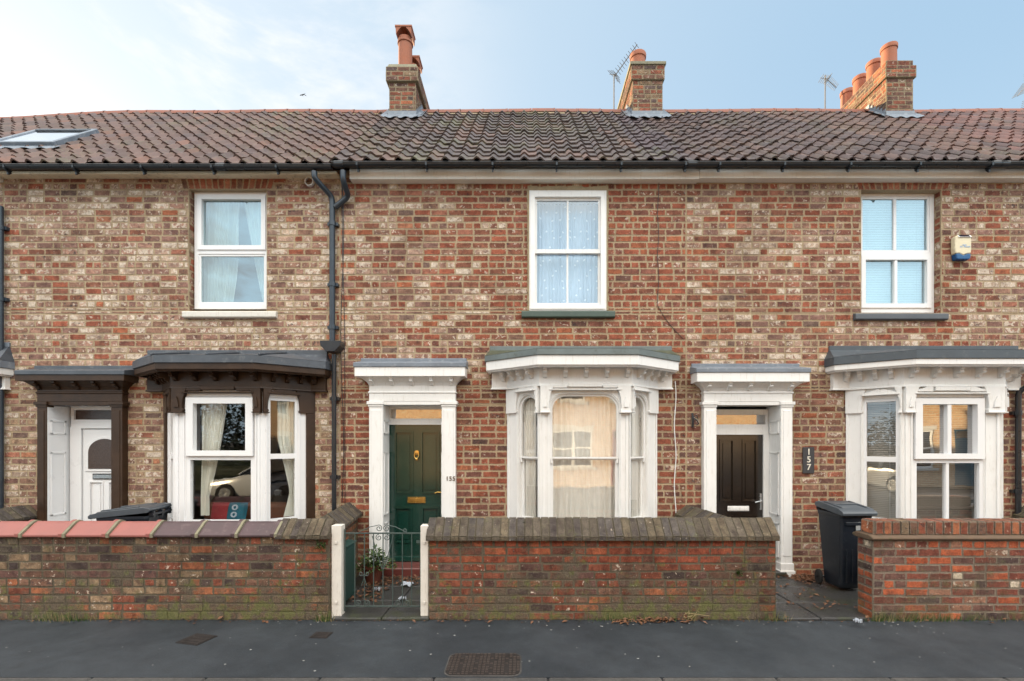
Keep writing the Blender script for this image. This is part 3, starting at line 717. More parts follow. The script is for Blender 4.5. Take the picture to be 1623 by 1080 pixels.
def bay_window(house, xl, xr, o):
    """canted bay.  o: paint, lead, zf (fascia bottom, top), zfr (frieze bottom), kind of glazing"""
    P, T = M[o['paint']], M[o['trim']]
    root_m = MB()
    D = .45; pts = [(xl, 0), (xl + .444, -D), (xr - .47, -D), (xr, 0)]
    zs, zh, zfr, zf0, zf1 = .78, o['zfr'], o['zfr'], o['zf'][0], o['zf'][1]
    # sill and apron below the lights
    root_m.sweep([(xl - .03, .06)] + pts[1:3] + [(xr + .03, .06)], [(-.1, 0.05), (.0, 0.05), (.0, zs - .09), (-.1, zs - .09)])
    root_m.sweep([(xl - .03, .06)] + pts[1:3] + [(xr + .03, .06)], [(-.12, zs - .095), (.05, zs - .085), (.05, zs - .045), (-.0, zs), (-.12, zs)])
    bay = root_m.build('bay_window', P, house, bevel=.004)
    # frieze with return blocks against the wall
    a0, a1 = xl - .22, xr + .2
    fpoly = [(a0, .03), (a0, -.07), (xl + .0, -.075), (xl + .43, -D - .045), (xr - .455, -D - .045), (xr + .0, -.075), (a1, -.07), (a1, .03)]
    mb = MB(); mb.prism(fpoly, zfr, zf0 + .005, 'z')
    mb.sweep([(a0 + .0, .02), (a0, -.07), (xl, -.075), (xl + .43, -D - .045), (xr - .455, -D - .045), (xr, -.075), (a1, -.07), (a1, .02)], [(-.02, zfr - .002), (.014, zfr - .002), (.01, zfr + .022), (-.02, zfr + .03)])
    mb.build('frieze', T, bay, bevel=.003)
    # cornice board
    cpoly = [(a0 - .07, .03), (a0 - .07, -.2), (xl + .40, -D - .27), (xr - .43, -D - .27), (a1 + .05, -.2), (a1 + .05, .03)]
    mb = MB(); mb.prism(cpoly, zf0, zf1, 'z')
    mb.sweep(cpoly, [(-.02, zf0 - .03), (-.055, zf0 - .03), (-.02, zf0 + .004)] if 0 else [(-.06, zf0 - .022), (-.028, zf0 - .022), (-.012, zf0 + .003), (-.06, zf0 + .003)])
    mb.build('cornice', T, bay, bevel=.004)
    # leadwork: drip edge, sloping top, upstand at the wall
    g = .018; zt = zf1 + o['drip']
    lp = [(a0 - .07 - g, .02), (a0 - .07 - g, -.2 - g * .6), (xl + .40 - g * .4, -D - .27 - g), (xr - .43 + g * .4, -D - .27 - g), (a1 + .05 + g, -.2 - g * .6), (a1 + .05 + g, .02)]
    mb = MB(); lm = [M[o['lead']], M[o['lead2']]]
    mb.prism(lp, zf1 - .012, zt, 'z', 0)
    zw = o['ztop']; n = len(lp)
    wall = [(a0 - .02, -.012), (xl + .25, -.012), (xl + .55, -.012), (xr - .6, -.012), (xr - .25, -.012), (a1 + .0, -.012)]
    topv = [(x, y, zt - .001) for x, y in lp] + [(x, y, zw - .05) for x, y in wall]
    mb.add(topv, [(0, 1, 7, 6), (1, 2, 8, 7), (2, 3, 9, 8), (3, 4, 10, 9), (4, 5, 11, 10)], 1)
    mb.box(a0 - .03, a1 + .01, -.03, .0, zw - .07, zw, 0)
    for q in o.get('rolls', ()):       # lead rolls running down the slope
        x = xl + q * (xr - xl); mb.tube([(x, -.02, zw - .035), (x, -D - .26, zt + .012)], .017, 8, 1)
    mb.build('bay_roof', lm, bay, bevel=.006)
    # modillions
    me = MOD[o['cor']]
    sc = (1, 1, (zf0 - zfr) / .27)
    for f in (.06, .28, .5, .72, .94):
        x = xl + .43 + f * (xr - .455 - xl - .43); inst('corbel', me, bay, (x, -D - .045, zf0 + .002), 0, sc)
    for f in (.22, .5, .78):
        for (p, q) in ((fpoly[2], fpoly[3]), (fpoly[4], fpoly[5])):
            inst('corbel', me, bay, (p[0] + f * (q[0] - p[0]), p[1] + f * (q[1] - p[1]), zf0 + .002), math.atan2(q[1] - p[1], q[0] - p[0]), sc)
    for sx_, xx in ((-1, xl - .03), (1, xr + .03)):
        inst('corbel', me, bay, (xx + sx_ * .02, -.07, zf0 + .002), sx_ * R(20), sc)
    # three lights
    fl = o['front_light']                               # (ua, ub) from the left front corner
    segs = [(pts[0], pts[1], o['left_light']), (pts[1], pts[2], fl), (pts[2], pts[3], o['right_light'])]
    for i, (p, q, (ua, ub)) in enumerate(segs):
        L = math.hypot(q[0] - p[0], q[1] - p[1]); ang = math.atan2(q[1] - p[1], q[0] - p[0])
        TM = Matrix.Translation((p[0], p[1], 0)) @ Matrix.Rotation(ang, 4, 'Z')
        kind = o['kind'] if i == 1 else o['kind_side']
        zt_ = o['ztl']; zb = zs + .03
        r = 0.0
        if kind == 'sash': r = min((ub - ua) / 2 + .028, .2) if i == 1 else (ub - ua) / 2 + .03
        mb = MB(); mb.M = TM
        mb.panel(0, L, zs - .02, zfr + .01, ua - .03, ub + .03, zb, zt_ + .03, 0, .11, r)
        # beads that line the posts
        for u in (ua - .055, ub + .055):
            mb.box(u - .009, u + .009, -.012, .002, zs, 2.3)
        for u in ([.02] if i == 0 else [.045, L - .045] if i == 1 else [L - .02]):
            mb.box(u - .016, u + .016, -.016, .002, zs, 2.3)
        if kind == 'sash':   # raised arch bead
            for k in range(14):
                def ap(t):
                    rr = r + .022
                    A, B = ua - .052, ub + .052; top = zt_ + .052
                    if t < .5:
                        a = PI / 2 * t * 2; return (A + rr - rr * math.cos(a), top - rr + rr * math.sin(a))
                    a = PI / 2 * (t - .5) * 2; return (B - rr + rr * math.sin(a), top - rr + rr * math.cos(a))
                (x0_, z0_), (x1_, z1_) = ap(k / 14), ap((k + 1) / 14)
                mb.tube([(x0_, 0, z0_), (x1_, 0, z1_)], .011, 6)
        post = mb.build('post', [M[o['post']]], bay, bevel=.002)
        if o['post'] != o['trim']:                        # timber cover strips beside plastic frames
            mb = MB(); mb.M = TM
            if i == 0: mb.box(-.02, .1, -.03, .05, zs - .02, zfr + .005)
            if i == 2: mb.box(L - .1, L + .02, -.03, .05, zs - .02, zfr + .005)
            if i != 1: mb.build('cover_strip', T, bay, bevel=.006)
        mr = o['zmr'] if i == 1 else o['zmr'] + .0
        if kind == 'sash':
            mb = MB(); mb.M = TM
            mb.panel(ua - .045, ub + .045, mr, zt_ + .05, ua, ub, mr + .022, zt_, .028, .06, max(0.0, r - .028))
            mb.panel(ua - .045, ub + .045, zb - .01, mr + .012, ua + .012, ub - .012, zb + .06, mr - .018, .062, .095)
            for u in (ua - .012, ub + .012): mb.box(u - .014, u + .014, .03, .06, mr - .06, mr + .01)
            mb.build('sash', P, bay, bevel=.002)
            mb = MB(); mb.M = TM; pane_mesh(mb, ua - .01, ub + .01, mr, zt_ + .005, .045); pane_mesh(mb, ua, ub, zb + .02, mr, .08)
            mb.build('pane', M[o['glass']], bay)
        else:
            two = o['kind'] == 'pvc2' and i == 1
            mb = MB(); mb.M = TM
            if i == 1:
                mb.panel(ua - .02, ub + .02, mr + .0, zt_ + .02, ua + .075, ub - .075, mr + .07, zt_ - .06, -.03, .05)
                mb.panel(ua - .03, ub + .03, zb - .01, mr + .0, ua + .02, ub - .02, zb + .05, mr - .055, .005, .06)
                if two:
                    uc = (ua + ub) / 2; mb.box(uc - .028, uc + .028, -.02, .045, mr + .05, zt_ - .05); mb.box(uc - .022, uc + .022, .01, .055, zb + .03, mr - .05)
            else:
                mb.panel(ua - .035, ub + .035, mr - .02, zt_ + .035, ua, ub, mr + .025, zt_ - .01, .012, .06)
                mb.panel(ua - .034, ub + .034, zb - .01, mr - .019, ua, ub, zb + .05, mr - .045, .013, .06)
            mb.build('casement', M['pvc'], bay, bevel=.005)
            mb = MB(); mb.M = TM; pane_mesh(mb, ua - .01, ub + .01, zb + .02, zt_ + .0, .042)
            mb.build('pane', M[o['glass'] if i == 1 else 'glass'], bay)
        # carved hood piece over the light
        w2 = (ub - ua) / 2; uc = (ua + ub) / 2; zc = zt_ + .085
        mb = MB(); mb.M = TM
        if i == 1:
            h = .05
            mb.prism([(uc - w2 * .52, zc + .03), (uc + w2 * .52, zc + .03), (uc + w2 * .52, zc + .03 + h), (uc - w2 * .52, zc + .03 + h)], -.07, .002, 'y')
            for s_ in (-1, 1):
                pl = [(uc + s_ * w2 * .55, zc + .09), (uc + s_ * w2 * .66, zc + .1), (uc + s_ * w2 * .84, zc + .065), (uc + s_ * (w2 + .07), zc + .035), (uc + s_ * (w2 + .07), zc + .02), (uc + s_ * w2 * .55, zc + .02)]
                mb.prism(pl, -.055, .003, 'y')
        else:
            pl = [(uc - w2 - .045, zc), (uc - w2 - .045, zc + .015), (uc - w2 * .5, zc + .055), (uc - .02, zc + .075), (uc, zc + .055), (uc + .02, zc + .075), (uc + w2 * .5, zc + .055), (uc + w2 + .045, zc + .015), (uc + w2 + .045, zc)]
            mb.prism(pl, -.052, .003, 'y')
        mb.box(uc - w2 - .05, uc + w2 + .05, -.075, .004, zc - .012, zc + .006)
        mb.build('hood_mould', T, bay, bevel=.004)
    # mullion brackets, one mesh folded round each corner
    zb0 = o['zbr']
    for (i, j, c) in ((0, 1, 1), (2, 1, 2)):
        mb = MB()
        for k in (i, 1):
            p, q = pts[k], pts[k + 1]; L = math.hypot(q[0] - p[0], q[1] - p[1]); ang = math.atan2(q[1] - p[1], q[0] - p[0])
            mb.M = Matrix.Translation((p[0], p[1], 0)) @ Matrix.Rotation(ang, 4, 'Z')
            lt = o['left_light'] if k == 0 else o['right_light'] if k == 2 else fl
            u_in = L if (k == 0 or (k == 1 and c == 2)) else 0.0
            edge = lt[1] + .05 if u_in == L else lt[0] - .05
            wd = abs(u_in - edge); s_ = -1 if u_in == L else 1
            pl = [(u_in, zb0), (edge, zb0), (edge - s_ * -.012, zb0 + .012), (edge - s_ * -.012, zb0 + .03), (edge, zb0 + .045)]
            for q_ in range(1, 8): pl.append((edge + s_ * .06 * (q_ / 7) ** 2.2, zb0 + .045 + (zfr - zb0 - .045) * q_ / 7))
            pl.append((u_in, zfr))
            mb.prism(pl, -.06, .002, 'y')
            ue = u_in + s_ * wd * .55; mb.prism([(ue - wd * .22, zb0 + .06), (ue + wd * .22, zb0 + .06), (ue + wd * .16, zb0 + .13), (ue, zb0 + .2), (ue - wd * .16, zb0 + .13)], -.078, -.05, 'y')
            mb.box(min(u_in, edge - s_ * -.02), max(u_in, edge - s_ * -.02), -.075, .001, zb0 - .014, zb0 + .001)
        mb.build('bracket', T, bay, bevel=.004)
    for k, u, s_ in ((0, 0, 1), (2, None, -1)):
        p, q = pts[k], pts[k + 1]; L = math.hypot(q[0] - p[0], q[1] - p[1]); ang = math.atan2(q[1] - p[1], q[0] - p[0])
        mb = MB(); mb.M = Matrix.Translation((p[0], p[1], 0)) @ Matrix.Rotation(ang, 4, 'Z')
        u = L if u is None else 0; lt = o['left_light'] if k == 0 else o['right_light']
        edge = (lt[0] - .05) if k == 0 else (lt[1] + .05)
        pl = [(u, zb0), (edge, zb0), (edge + s_ * .012, zb0 + .012), (edge + s_ * .012, zb0 + .03), (edge, zb0 + .045)] + [(edge + s_ * .05 * (q_ / 7) ** 2.2, zb0 + .045 + (zfr - zb0 - .045) * q_ / 7) for q_ in range(1, 8)] + [(u, zfr)]
        mb.prism(pl, -.036, .002, 'y'); mb.build('bracket', T, bay, bevel=.004)
    return bay

def door_surround(house, o):
    """pilasters, frieze, coved hood on small brackets, lead on top"""
    l0, l1, r0, r1 = o['pil']          # outer-left, opening-left, opening-right, outer-right
    zc, z1, zf0, zf1 = o['zcap'], o['zfr'], o['zf'][0], o['zf'][1]
    T = M[o['trim']]
    mb = MB()                          # frieze board, cove and cornice as one run
    oh = o['oh']
    prof = [(-.06, zc), (0, zc), (0, zc + .11), (.012, zc + .115), (.012, zc + .135), (0, zc + .14), (0, zf0 - .11), (.02, zf0 - .07), (.07, zf0 - .025), (.1, zf0), (oh, zf0), (oh, zf1), (-.06, zf1)]
    mb.sweep([(l0, .03), (l0, -.1), (r1, -.1), (r1, .03)], prof)
    mb.box(l0 - .028, l1 + .02, -.125, -.0, zc - .045, zc - .0)
    mb.box(r0 - .02, r1 + .028, -.125, -.0, zc - .045, zc - .0)
    mb.box(l0 - .012, l1 + .008, -.112, -.0, zc - .075, zc - .044)
    mb.box(r0 - .008, r1 + .012, -.112, -.0, zc - .075, zc - .044)
    mb.box(l1 - .01, r0 + .01, -.095, .02, zc - .05, zc + .01)
    ds = mb.build('door_surround', T, house, bevel=.004)
    for a, b in ((l0, l1), (r0, r1)):
        mb = MB(); mb.box(a, b, -.1, .02, .2, zc - .074)
        mb.box(a + .03, b - .03, -.108, -.095, .3, zc - .12)
        mb.box(a - .012, b + .012, -.116, .02, .09, .2); mb.box(a - .025, b + .025, -.13, .02, .0, .1)
        mb.build('pilaster', T, ds, bevel=.004)
    n = 5
    for k in range(n):
        x = l0 + .05 + (r1 - l0 - .1) * k / (n - 1); inst('corbel', MOD[o['cor']], ds, (x, -.1, zf0 + .002), 0, (.9, .85, .72))
    mb = MB(); g = .015; L0, R1, F = l0 - oh - g, r1 + oh + g, -.1 - oh - g
    if o['trim'] == 'brown': L0 += 0.02
    mb.prism([(-.004 + .0, zf1 + .11), (F, zf1 + .05), (F, zf1 - .01), (-.004, zf1 - .0)], L0, R1, 'x')
    mb.box(L0 + .02, R1 - .02, -.022, .0, zf1 + .09, zf1 + .15)
    mb.build('hood_lead', M[o['lead']], ds, bevel=.006)
    # panelled reveals and soffit
    yb = o['yd']
    J = M[o['jamb']]
    mb = MB()
    for s_, x in ((1, l1), (-1, r0)):
        mb.box(min(x + s_ * .003, x - s_ * .03), max(x + s_ * .003, x - s_ * .03), -.088, yb + .06, .06, zc - .052)
        xs = x + s_ * .0035
        for za, zb in ((.25, .75), (.85, 1.75), (2.0, 2.2)):
            ya, ybb = -.05, yb - .05
            for (p, q, e, f) in ((ya, ybb, za, za + .025), (ya, ybb, zb - .025, zb), (ya, ya + .025, za, zb), (ybb - .025, ybb, za, zb)):
                mb.box(min(xs, xs + s_ * .012), max(xs, xs + s_ * .012), p, q, e, f)
    mb.box(l1 - .03, r0 + .03, -.09, yb + .06, zc - .045, zc - .015)
    mb.build('jamb', J, ds, bevel=.003)
    return ds
def fanlight(house, x0, x1, z0, z1, y, glass, mat, zrail):
    mb = MB(); mb.panel(x0, x1, zrail, z1 + .08, x0 + .04, x1 - .04, z0, z1, y, y + .06)
    fr = mb.build('fanlight', mat, house, bevel=.004)
    mb = MB(); pane_mesh(mb, x0 + .03, x1 - .03, z0 - .01, z1 + .01, y + .03); mb.build('pane', glass, fr)
    return fr
def panelled_door(house, x0, x1, z0, z1, y, mat, panels, weather=True):
    """stiles and rails proud of sunk panels with raised fields"""
    mb = MB(); mb.box(x0, x1, y + .018, y + .045, z0, z1)
    xs = sorted({x0, x1} | {v for p in panels for v in p[:2]}); zs = sorted({z0, z1} | {v for p in panels for v in p[2:]})
    for a, b in zip(xs[:-1], xs[1:]):
        for c, d in zip(zs[:-1], zs[1:]):
            if any(p[0] < (a + b) / 2 < p[1] and p[2] < (c + d) / 2 < p[3] for p in panels): continue
            mb.box(a, b, y, y + .0179, c, d)
    for (a, b, c, d) in panels:
        t = .02
        for (p, q, e, f) in ((a, b, c, c + t), (a, b, d - t, d), (a, a + t, c + t, d - t), (b - t, b, c + t, d - t)):
            mb.box(p, q, y - .014, y + .017, e, f)
        mb.box(a + .055, b - .055, y + .006, y + .019, c + .055, d - .055)
    if weather: mb.prism([(y + .001, z0 + .075), (y - .02, z0 + .06), (y - .026, z0 + .005), (y + .001, z0 + .005)], x0 + .01, x1 - .01, 'x')
    return mb.build('front_door', mat, house)

def text_mesh(s, size, name='digit'):
    cu = bpy.data.curves.new(name, 'FONT'); cu.body = s; cu.size = size; cu.extrude = .002; cu.offset = size * .012; cu.align_x = 'CENTER'
    o = bpy.data.objects.new(name, cu); C.objects.link(o)
    me = bpy.data.meshes.new_from_object(o.evaluated_get(bpy.context.evaluated_depsgraph_get()))
    bpy.data.objects.remove(o); bpy.data.curves.remove(cu)
    me.name = name
    return me
def curtain(name, label, x0f, x1f, z0, z1, y, folds, amp, mat, ph=0.0, nu=None, group=None):
    """hanging cloth; x0f/x1f give its left and right edge at height t (0 bottom, 1 top)"""
    nu = nu or folds * 8
    t = thing(name, label, 'curtain', ((x0f(1) + x1f(1)) / 2, y, z0), 0, group)
    mb = MB()
    def fn(u, v):
        a, b = x0f(v), x1f(v)
        uu = u + .012 * math.sin(u * 23 + ph) + .008 * math.sin(v * 4 + u * 11)
        return (a + (b - a) * u, y + amp * math.sin(uu * folds * 2 * PI + ph) * (.75 + .25 * math.sin(u * 9 + ph)) + .3 * amp * math.sin(uu * folds * 5.1 + 3 * v), z0 + (z1 - z0) * v)
    mb.sheet(fn, nu, 18)
    o = mb.build('cloth', mat, t, smooth=True, angle=80)
    mb = MB(); mb.tube([(x0f(1) - .03, y, z1 + .01), (x1f(1) + .03, y, z1 + .01)], .008, 8)
    mb.build('curtain_rail', M['white'], t, smooth=True)
    return t

# ------------------------------------------------------------------ the ground
def structure(mb, name, mat, kind='structure', **kw):
    o = mb.build(name, mat, None, **kw); o['kind'] = kind; return o
mb = MB(); mb.add([(-300, -300, -.13), (300, -300, -.13), (300, 300, -.13), (-300, 300, -.13)], [(0, 1, 2, 3)]); structure(mb, 'ground', M['soil'])
mb = MB(); mb.box(-60, 60, -9.6, -3.02, -.2, -.11); structure(mb, 'road', M['road'])
mb = MB(); mb.box(-60, 60, -2.885, -1.64, -.2, 0.0); structure(mb, 'pavement', M['pave'])
mb = MB(); x = -30.0
while x < 30:
    L = 0.915; mb.box(x + .004, x + L - .004, -3.02, -2.889, -.2, .004); x += L
structure(mb, 'kerb', M['kerb'], bevel=.012)
mb = MB(); mb.box(-60, 60, -11.4, -9.6, -.2, 0.0); structure(mb, 'far_pavement', M['pave'])
mb = MB(); mb.box(-60, 60, -1.641, 0.1, -.2, .012)
for (x0, x1, ys) in ((-2.04, -1.0, (-1.7, -1.15, -.6, -.12)), (2.7, 3.66, (-1.7, -1.2, -.62, -.1)), (-6.75, -5.7, (-1.7, -1.15, -.6, -.1))):
    for a, b in zip(ys[:-1], ys[1:]):
        xm = x0 + (x1 - x0) * rng.uniform(.42, .58)
        mb.box(x0 + .006, xm - .006, a + .006, b - .006, 0, .03 + rng.uniform(0, .004)); mb.box(xm + .006, x1 - .006, a + .006, b - .006, 0, .03 + rng.uniform(0, .004))
structure(mb, 'garden_path', M['flag'], bevel=.006)

# ------------------------------------------------------------------ the terrace
def house_shell(o):
    x0, x1 = o['x']
    h = thing('terraced_house', o['label'], 'house', ((x0 + x1) / 2, 0, 0))
    b = BR()
    H = 5.74; holes = []; hh = []
    for (a, c, d, e) in o['holes']:
        holes.append((a - x0, c - x0, d, e)); hh.append((a - x0, c - x0, d, e))
    for (a, c, d, e) in o.get('heads', ()): holes.append((a - x0, c - x0, d, e))
    b.field((x0, 0, 0), XA, ZA, -YA, x1 - x0, H, lambda p: facade_pal(p.x, p.z), holes=holes, hold=hh)
    for (a, c, d, e) in o.get('heads', ()):
        arch_soldiers(b, a, c, d, e, 0, [(((.3, .1, .06), .1, .2), 3), (((.38, .15, .09), .15, .15), 1.5), (((.22, .12, .085), .15, .25), 2)])
    for (a, c, d, e) in o.get('jambs', ()):
        b.field((c, 0, d), YA, ZA, -XA, .13, e - d, lambda p: [(BROWN, 3), (PINK, 2), (RED, 2)], hdr=0)
        b.field((a, .13, d), -YA, ZA, XA, .13, e - d, lambda p: [(BROWN, 3), (PINK, 2), (RED, 2)], hdr=0)
        b.flat([(a, 0, e), (c, 0, e), (c, .13, e), (a, .13, e)]); b.flat([(a, 0, d), (a, .13, d), (c, .13, d), (c, 0, d)])
    b.build('wall', M['brick'], h)
    # rooms behind the windows
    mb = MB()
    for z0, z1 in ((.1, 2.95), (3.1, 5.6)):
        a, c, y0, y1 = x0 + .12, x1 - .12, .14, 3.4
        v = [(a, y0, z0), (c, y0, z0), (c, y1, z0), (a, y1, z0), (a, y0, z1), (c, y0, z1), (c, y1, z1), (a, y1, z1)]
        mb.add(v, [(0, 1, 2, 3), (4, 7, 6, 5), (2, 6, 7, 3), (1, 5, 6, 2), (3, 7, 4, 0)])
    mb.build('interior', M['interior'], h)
    mb = MB(); yb = 2 * RIDGE_Y - EAVE_Y - .3
    mb.box(x0, x1, yb - .2, yb, -.1, 5.6)
    mb.box(x0 - .0, x0 + .1, .02, yb - .21, -.1, 5.55); mb.box(x1 - .1, x1, .02, yb - .21, -.1, 5.55)
    mb.build('rear_wall', M['opp'], h)
    rf = tiles(x0, x1, o['tile'], o['moss'], h)
    mb = MB(); n = 8
    mb.sheet(lambda u, v: (x0 + (x1 - x0) * u, RIDGE_Y + v * (RIDGE_Y - EAVE_Y), roof_z(x0 + (x1 - x0) * u, RIDGE_Y - v * (RIDGE_Y - EAVE_Y)) + .01), n, 4)
    mb.sheet(lambda u, v: (x0 + (x1 - x0) * u, EAVE_Y + .05 + v * (RIDGE_Y - EAVE_Y - .05), roof_z(x0 + (x1 - x0) * u, EAVE_Y + .05 + v * (RIDGE_Y - EAVE_Y - .05)) - .03), n, 4)
    mb.build('roof_deck', M['opproof'], rf)
    ridge(x0, x1, rf)
    # fascia, gutter, brackets
    dz = eave_dz((x0 + x1) / 2)
    f0, f1 = o.get('fx', (x0, x1))
    mb = MB(); fb = o['fascia']
    mb.box(f0, f1, -.13, -.001, fb[0] + dz, 5.69 + dz)
    mb.build('fascia_board', M[o['fmat']], h, bevel=.004)
    mb = MB(); r = .044; yc, zc = EAVE_Y + .0, 5.668 + dz
    for xa, xb, rr in ((x0 + .004, x1 - .004, r),):
        n = 10; ro, ri = rr, rr - .006
        vs = []
        for xx in (xa, xb):
            vs += [(xx, yc - ro * math.cos(PI * k / n), zc - ro * math.sin(PI * k / n)) for k in range(n + 1)]
            vs += [(xx, yc - ri * math.cos(PI * k / n), zc - ri * math.sin(PI * k / n)) for k in range(n + 1)]
        m_ = 2 * (n + 1)
        fs = []
        for k in range(n):
            fs += [(k, k + 1, m_ + k + 1, m_ + k), (n + 1 + k, m_ + n + 1 + k, m_ + n + 2 + k, n + 2 + k)]
        fs += [(0, m_, m_ + n + 1, n + 1), (n, 2 * n + 1, m_ + 2 * n + 1, m_ + n)]
        fs += [tuple(range(n + 1)) + tuple(range(2 * n + 1, n, -1)), tuple(m_ + k for k in range(n, -1, -1)) + tuple(m_ + n + 1 + k for k in range(n + 1))]
        mb.add(vs, fs)
    mb.tube([(x0, yc - r, zc + .002), (x1, yc - r, zc + .002)], .008, 6)
    gt = mb.build('gutter', M['black'], h, smooth=True, angle=40)
    k = 0; x = x0 + .35
    while x < x1 - .1:
        mb = MB(); mb.prism([(yc - r * 1.12, zc + .005), (yc - r * 1.05, zc - .04), (yc - .02, zc - .07), (yc + .03, zc - .066), (yc + .055, zc - .05), (yc + .055, zc - .03), (yc - r * .5, zc - .05)], x - .012, x + .012, 'x')
        mb.prism([(yc + .0, zc - .062), (yc + .06, zc - .06), (yc + .02, zc - .105), (yc + .005, zc - .105)], x - .01, x + .01, 'x')
        mb.build('gutter_bracket', M['black'], gt); x += rng.uniform(.85, .98)
    for jx in o.get('joints', ()):
        mb = MB(); mb.tube([(jx - .06, yc, zc - .008), (jx + .06, yc, zc - .008)], r + .006, 16); mb.build('gutter_joint', M['black'], gt, smooth=True)
    return h, rf
def pipe(house, pts, r, mat, clips=()):
    mb = MB(); P = [Vector(p) for p in pts]; out = [P[0]]
    for i in range(1, len(P) - 1):                       # rounded elbows
        a, b, c = P[i - 1], P[i], P[i + 1]; d = min(.06, (b - a).length / 2.2, (c - b).length / 2.2)
        p, q = b + (a - b).normalized() * d, b + (c - b).normalized() * d
        for k in range(6): t = k / 5; out.append((1 - t) ** 2 * p + 2 * t * (1 - t) * b + t * t * q)
    out.append(P[-1]); mb.tube(out, r, 12)
    o = mb.build('downpipe', mat, house, smooth=True, angle=50)
    for (x, y, z) in clips:
        mb = MB(); mb.tube([(x, y, z - .03), (x, y, z + .03)], r + .009, 12); mb.box(x - r - .035, x + r + .035, y + .01, -.0, z - .022, z + .022)
        mb.build('pipe_clip', mat, o, smooth=True, angle=30)
    return o
def sill(house_win, x0, x1, z0, z1, yf, mat):
    mb = MB(); mb.prism([(.1, z0), (yf + .02, z0), (yf, z0 + .012), (yf, z1 - .03), (yf + .015, z1 - .02), (.1, z1)], x0, x1, 'x')
    return mb.build('sill', mat, house_win, bevel=.005)

T_L = lambda x, t: (0.185, 0.11, 0.093) if rng.random() < .7 else ((0.155, 0.1, 0.094) if rng.random() < .75 else (0.225, 0.115, 0.085))
T_C = lambda x, t: ((0.13, 0.095, 0.09) if rng.random() < .7 else (0.18, 0.11, 0.09)) if x < 1.7 else (0.12, 0.085, 0.095)
T_R = lambda x, t: ((0.125, 0.082, 0.078) if rng.random() < .75 else (0.155, 0.095, 0.08)) if x + t * 2 < 6.4 else ((0.18, 0.1, 0.08) if rng.random() < .7 else (0.135, 0.085, 0.078))
T_FR = lambda x, t: (0.22, 0.105, 0.088) if rng.random() < .7 else (0.15, 0.088, 0.086)
_CH = [(((.23, .075, .045), .15, .25), 4), (((.17, .085, .06), .2, .3), 3), (((.14, .07, .055), .2, .3), 2), (((.25, .16, .1), .3, .3), 1), (((.33, .11, .055), .1, .2), .8), (DARK, .8)]
CHP = lambda p: _CH

# --- left house: dark brown joinery, plastic windows
hL, rL = house_shell(dict(x=(-7.36, -2.60), label='pale brick terraced house with dark brown bay and white plastic door', fascia=(5.65,), fmat='cream',
    holes=[(-6.69, -5.72, 0, 2.42), (-5.04, -3.0, 0, 2.62), (-4.74, -3.64, 3.75, 5.47)], heads=[(-4.82, -3.56, 5.47, 5.67)], jambs=[(-4.74, -3.64, 3.75, 5.47)],
    tile=T_L, moss=lambda x, t: .4 if x < -5 else .6, joints=(-4.1,)))
w = pvc_window(hL, -4.72, -3.645, 3.80, 5.485, .085, 1, 'U')
sill(w, -4.80, -3.48, 3.64, 3.752, -.06, M['oldwhite'])
bay_window(hL, -5.06, -2.98, dict(paint='pvc', trim='brown', post='pvc', lead='lead_dark', lead2='lead_dark', zf=(2.815, 2.905), zfr=2.60, drip=.09, ztop=3.19, rolls=(.16, .5, .82), cor='brown',
    left_light=(.27, .57), front_light=(.19, 1.03), right_light=(.1, .41), kind='pvc', kind_side='side', ztl=2.46, zmr=1.71, zbr=2.29, glass='glass'))
door_surround(hL, dict(pil=(-6.79, -6.655, -5.757, -5.60), zcap=2.455, zfr=2.7, zf=(2.73, 2.82), trim='brown', cor='brown', jamb='pvc', lead='lead_dark', yd=.22, oh=.15))
fanlight(hL, -6.62, -5.77, 2.22, 2.36, .22, M['brown_glass'], M['pvc'], 2.11)
mb = MB(); mb.panel(-6.63, -5.76, .06, 2.112, -6.47, -5.80, .1, 2.09, .215, .28); mb.build('door_frame', M['pvc'], hL, bevel=.004)
d = panelled_door(hL, -6.46, -5.80, .1, 2.08, .24, M['pvc'], [(-6.37, -6.16, .3, 1.32), (-6.09, -5.88, .3, 1.32)], False)
mb = MB()                                                  # arched light in the door
arc = [(-6.39 + .26 * (1 - math.cos(PI * k / 16)), 1.74 + .2 * math.sin(PI * k / 16)) for k in range(17)]
mb.prism([(-6.42, 1.46)] + [(-6.42 + (x + 6.39) * .58 / .52, z + .03) for x, z in arc] + [(-5.84, 1.46)], .225, .239, 'y'); mb.build('light_surround', M['pvc'], d, bevel=.006)
mb = MB(); mb.prism([(-6.37, 1.5)] + [(-6.37 + (x + 6.39) * .48 / .52, z) for x, z in arc] + [(-5.89, 1.5)], .219, .2245, 'y'); mb.build('door_glass', M['brown_glass'], d)
mb = MB(); mb.box(-6.31, -5.97, .222, .24, 1.345, 1.43); mb.box(-6.295, -5.985, .214, .223, 1.36, 1.415, 1); mb.build('letter_box', [M['black'], M['chrome']], d, bevel=.004)
pipe(hL, [(-2.84, EAVE_Y, 5.56), (-2.84, EAVE_Y, 5.48), (-2.68, -.075, 5.32), (-2.68, -.075, 3.26)], .038, M['bluegrey'], [(-2.68, -.075, z) for z in (4.95, 4.1, 3.5)])
dp = pipe(hL, [(-2.655, -.075, 3.12), (-2.655, -.075, .06)], .031, M['black'], [(-2.655, -.075, z) for z in (2.5, 1.4)])
mb = MB(); mb.prism([(-2.81, 3.29), (-2.52, 3.29), (-2.53, 3.22), (-2.60, 3.14), (-2.72, 3.14), (-2.80, 3.22)], -.19, -.012, 'y'); mb.build('hopper_head', M['black'], dp, bevel=.006)
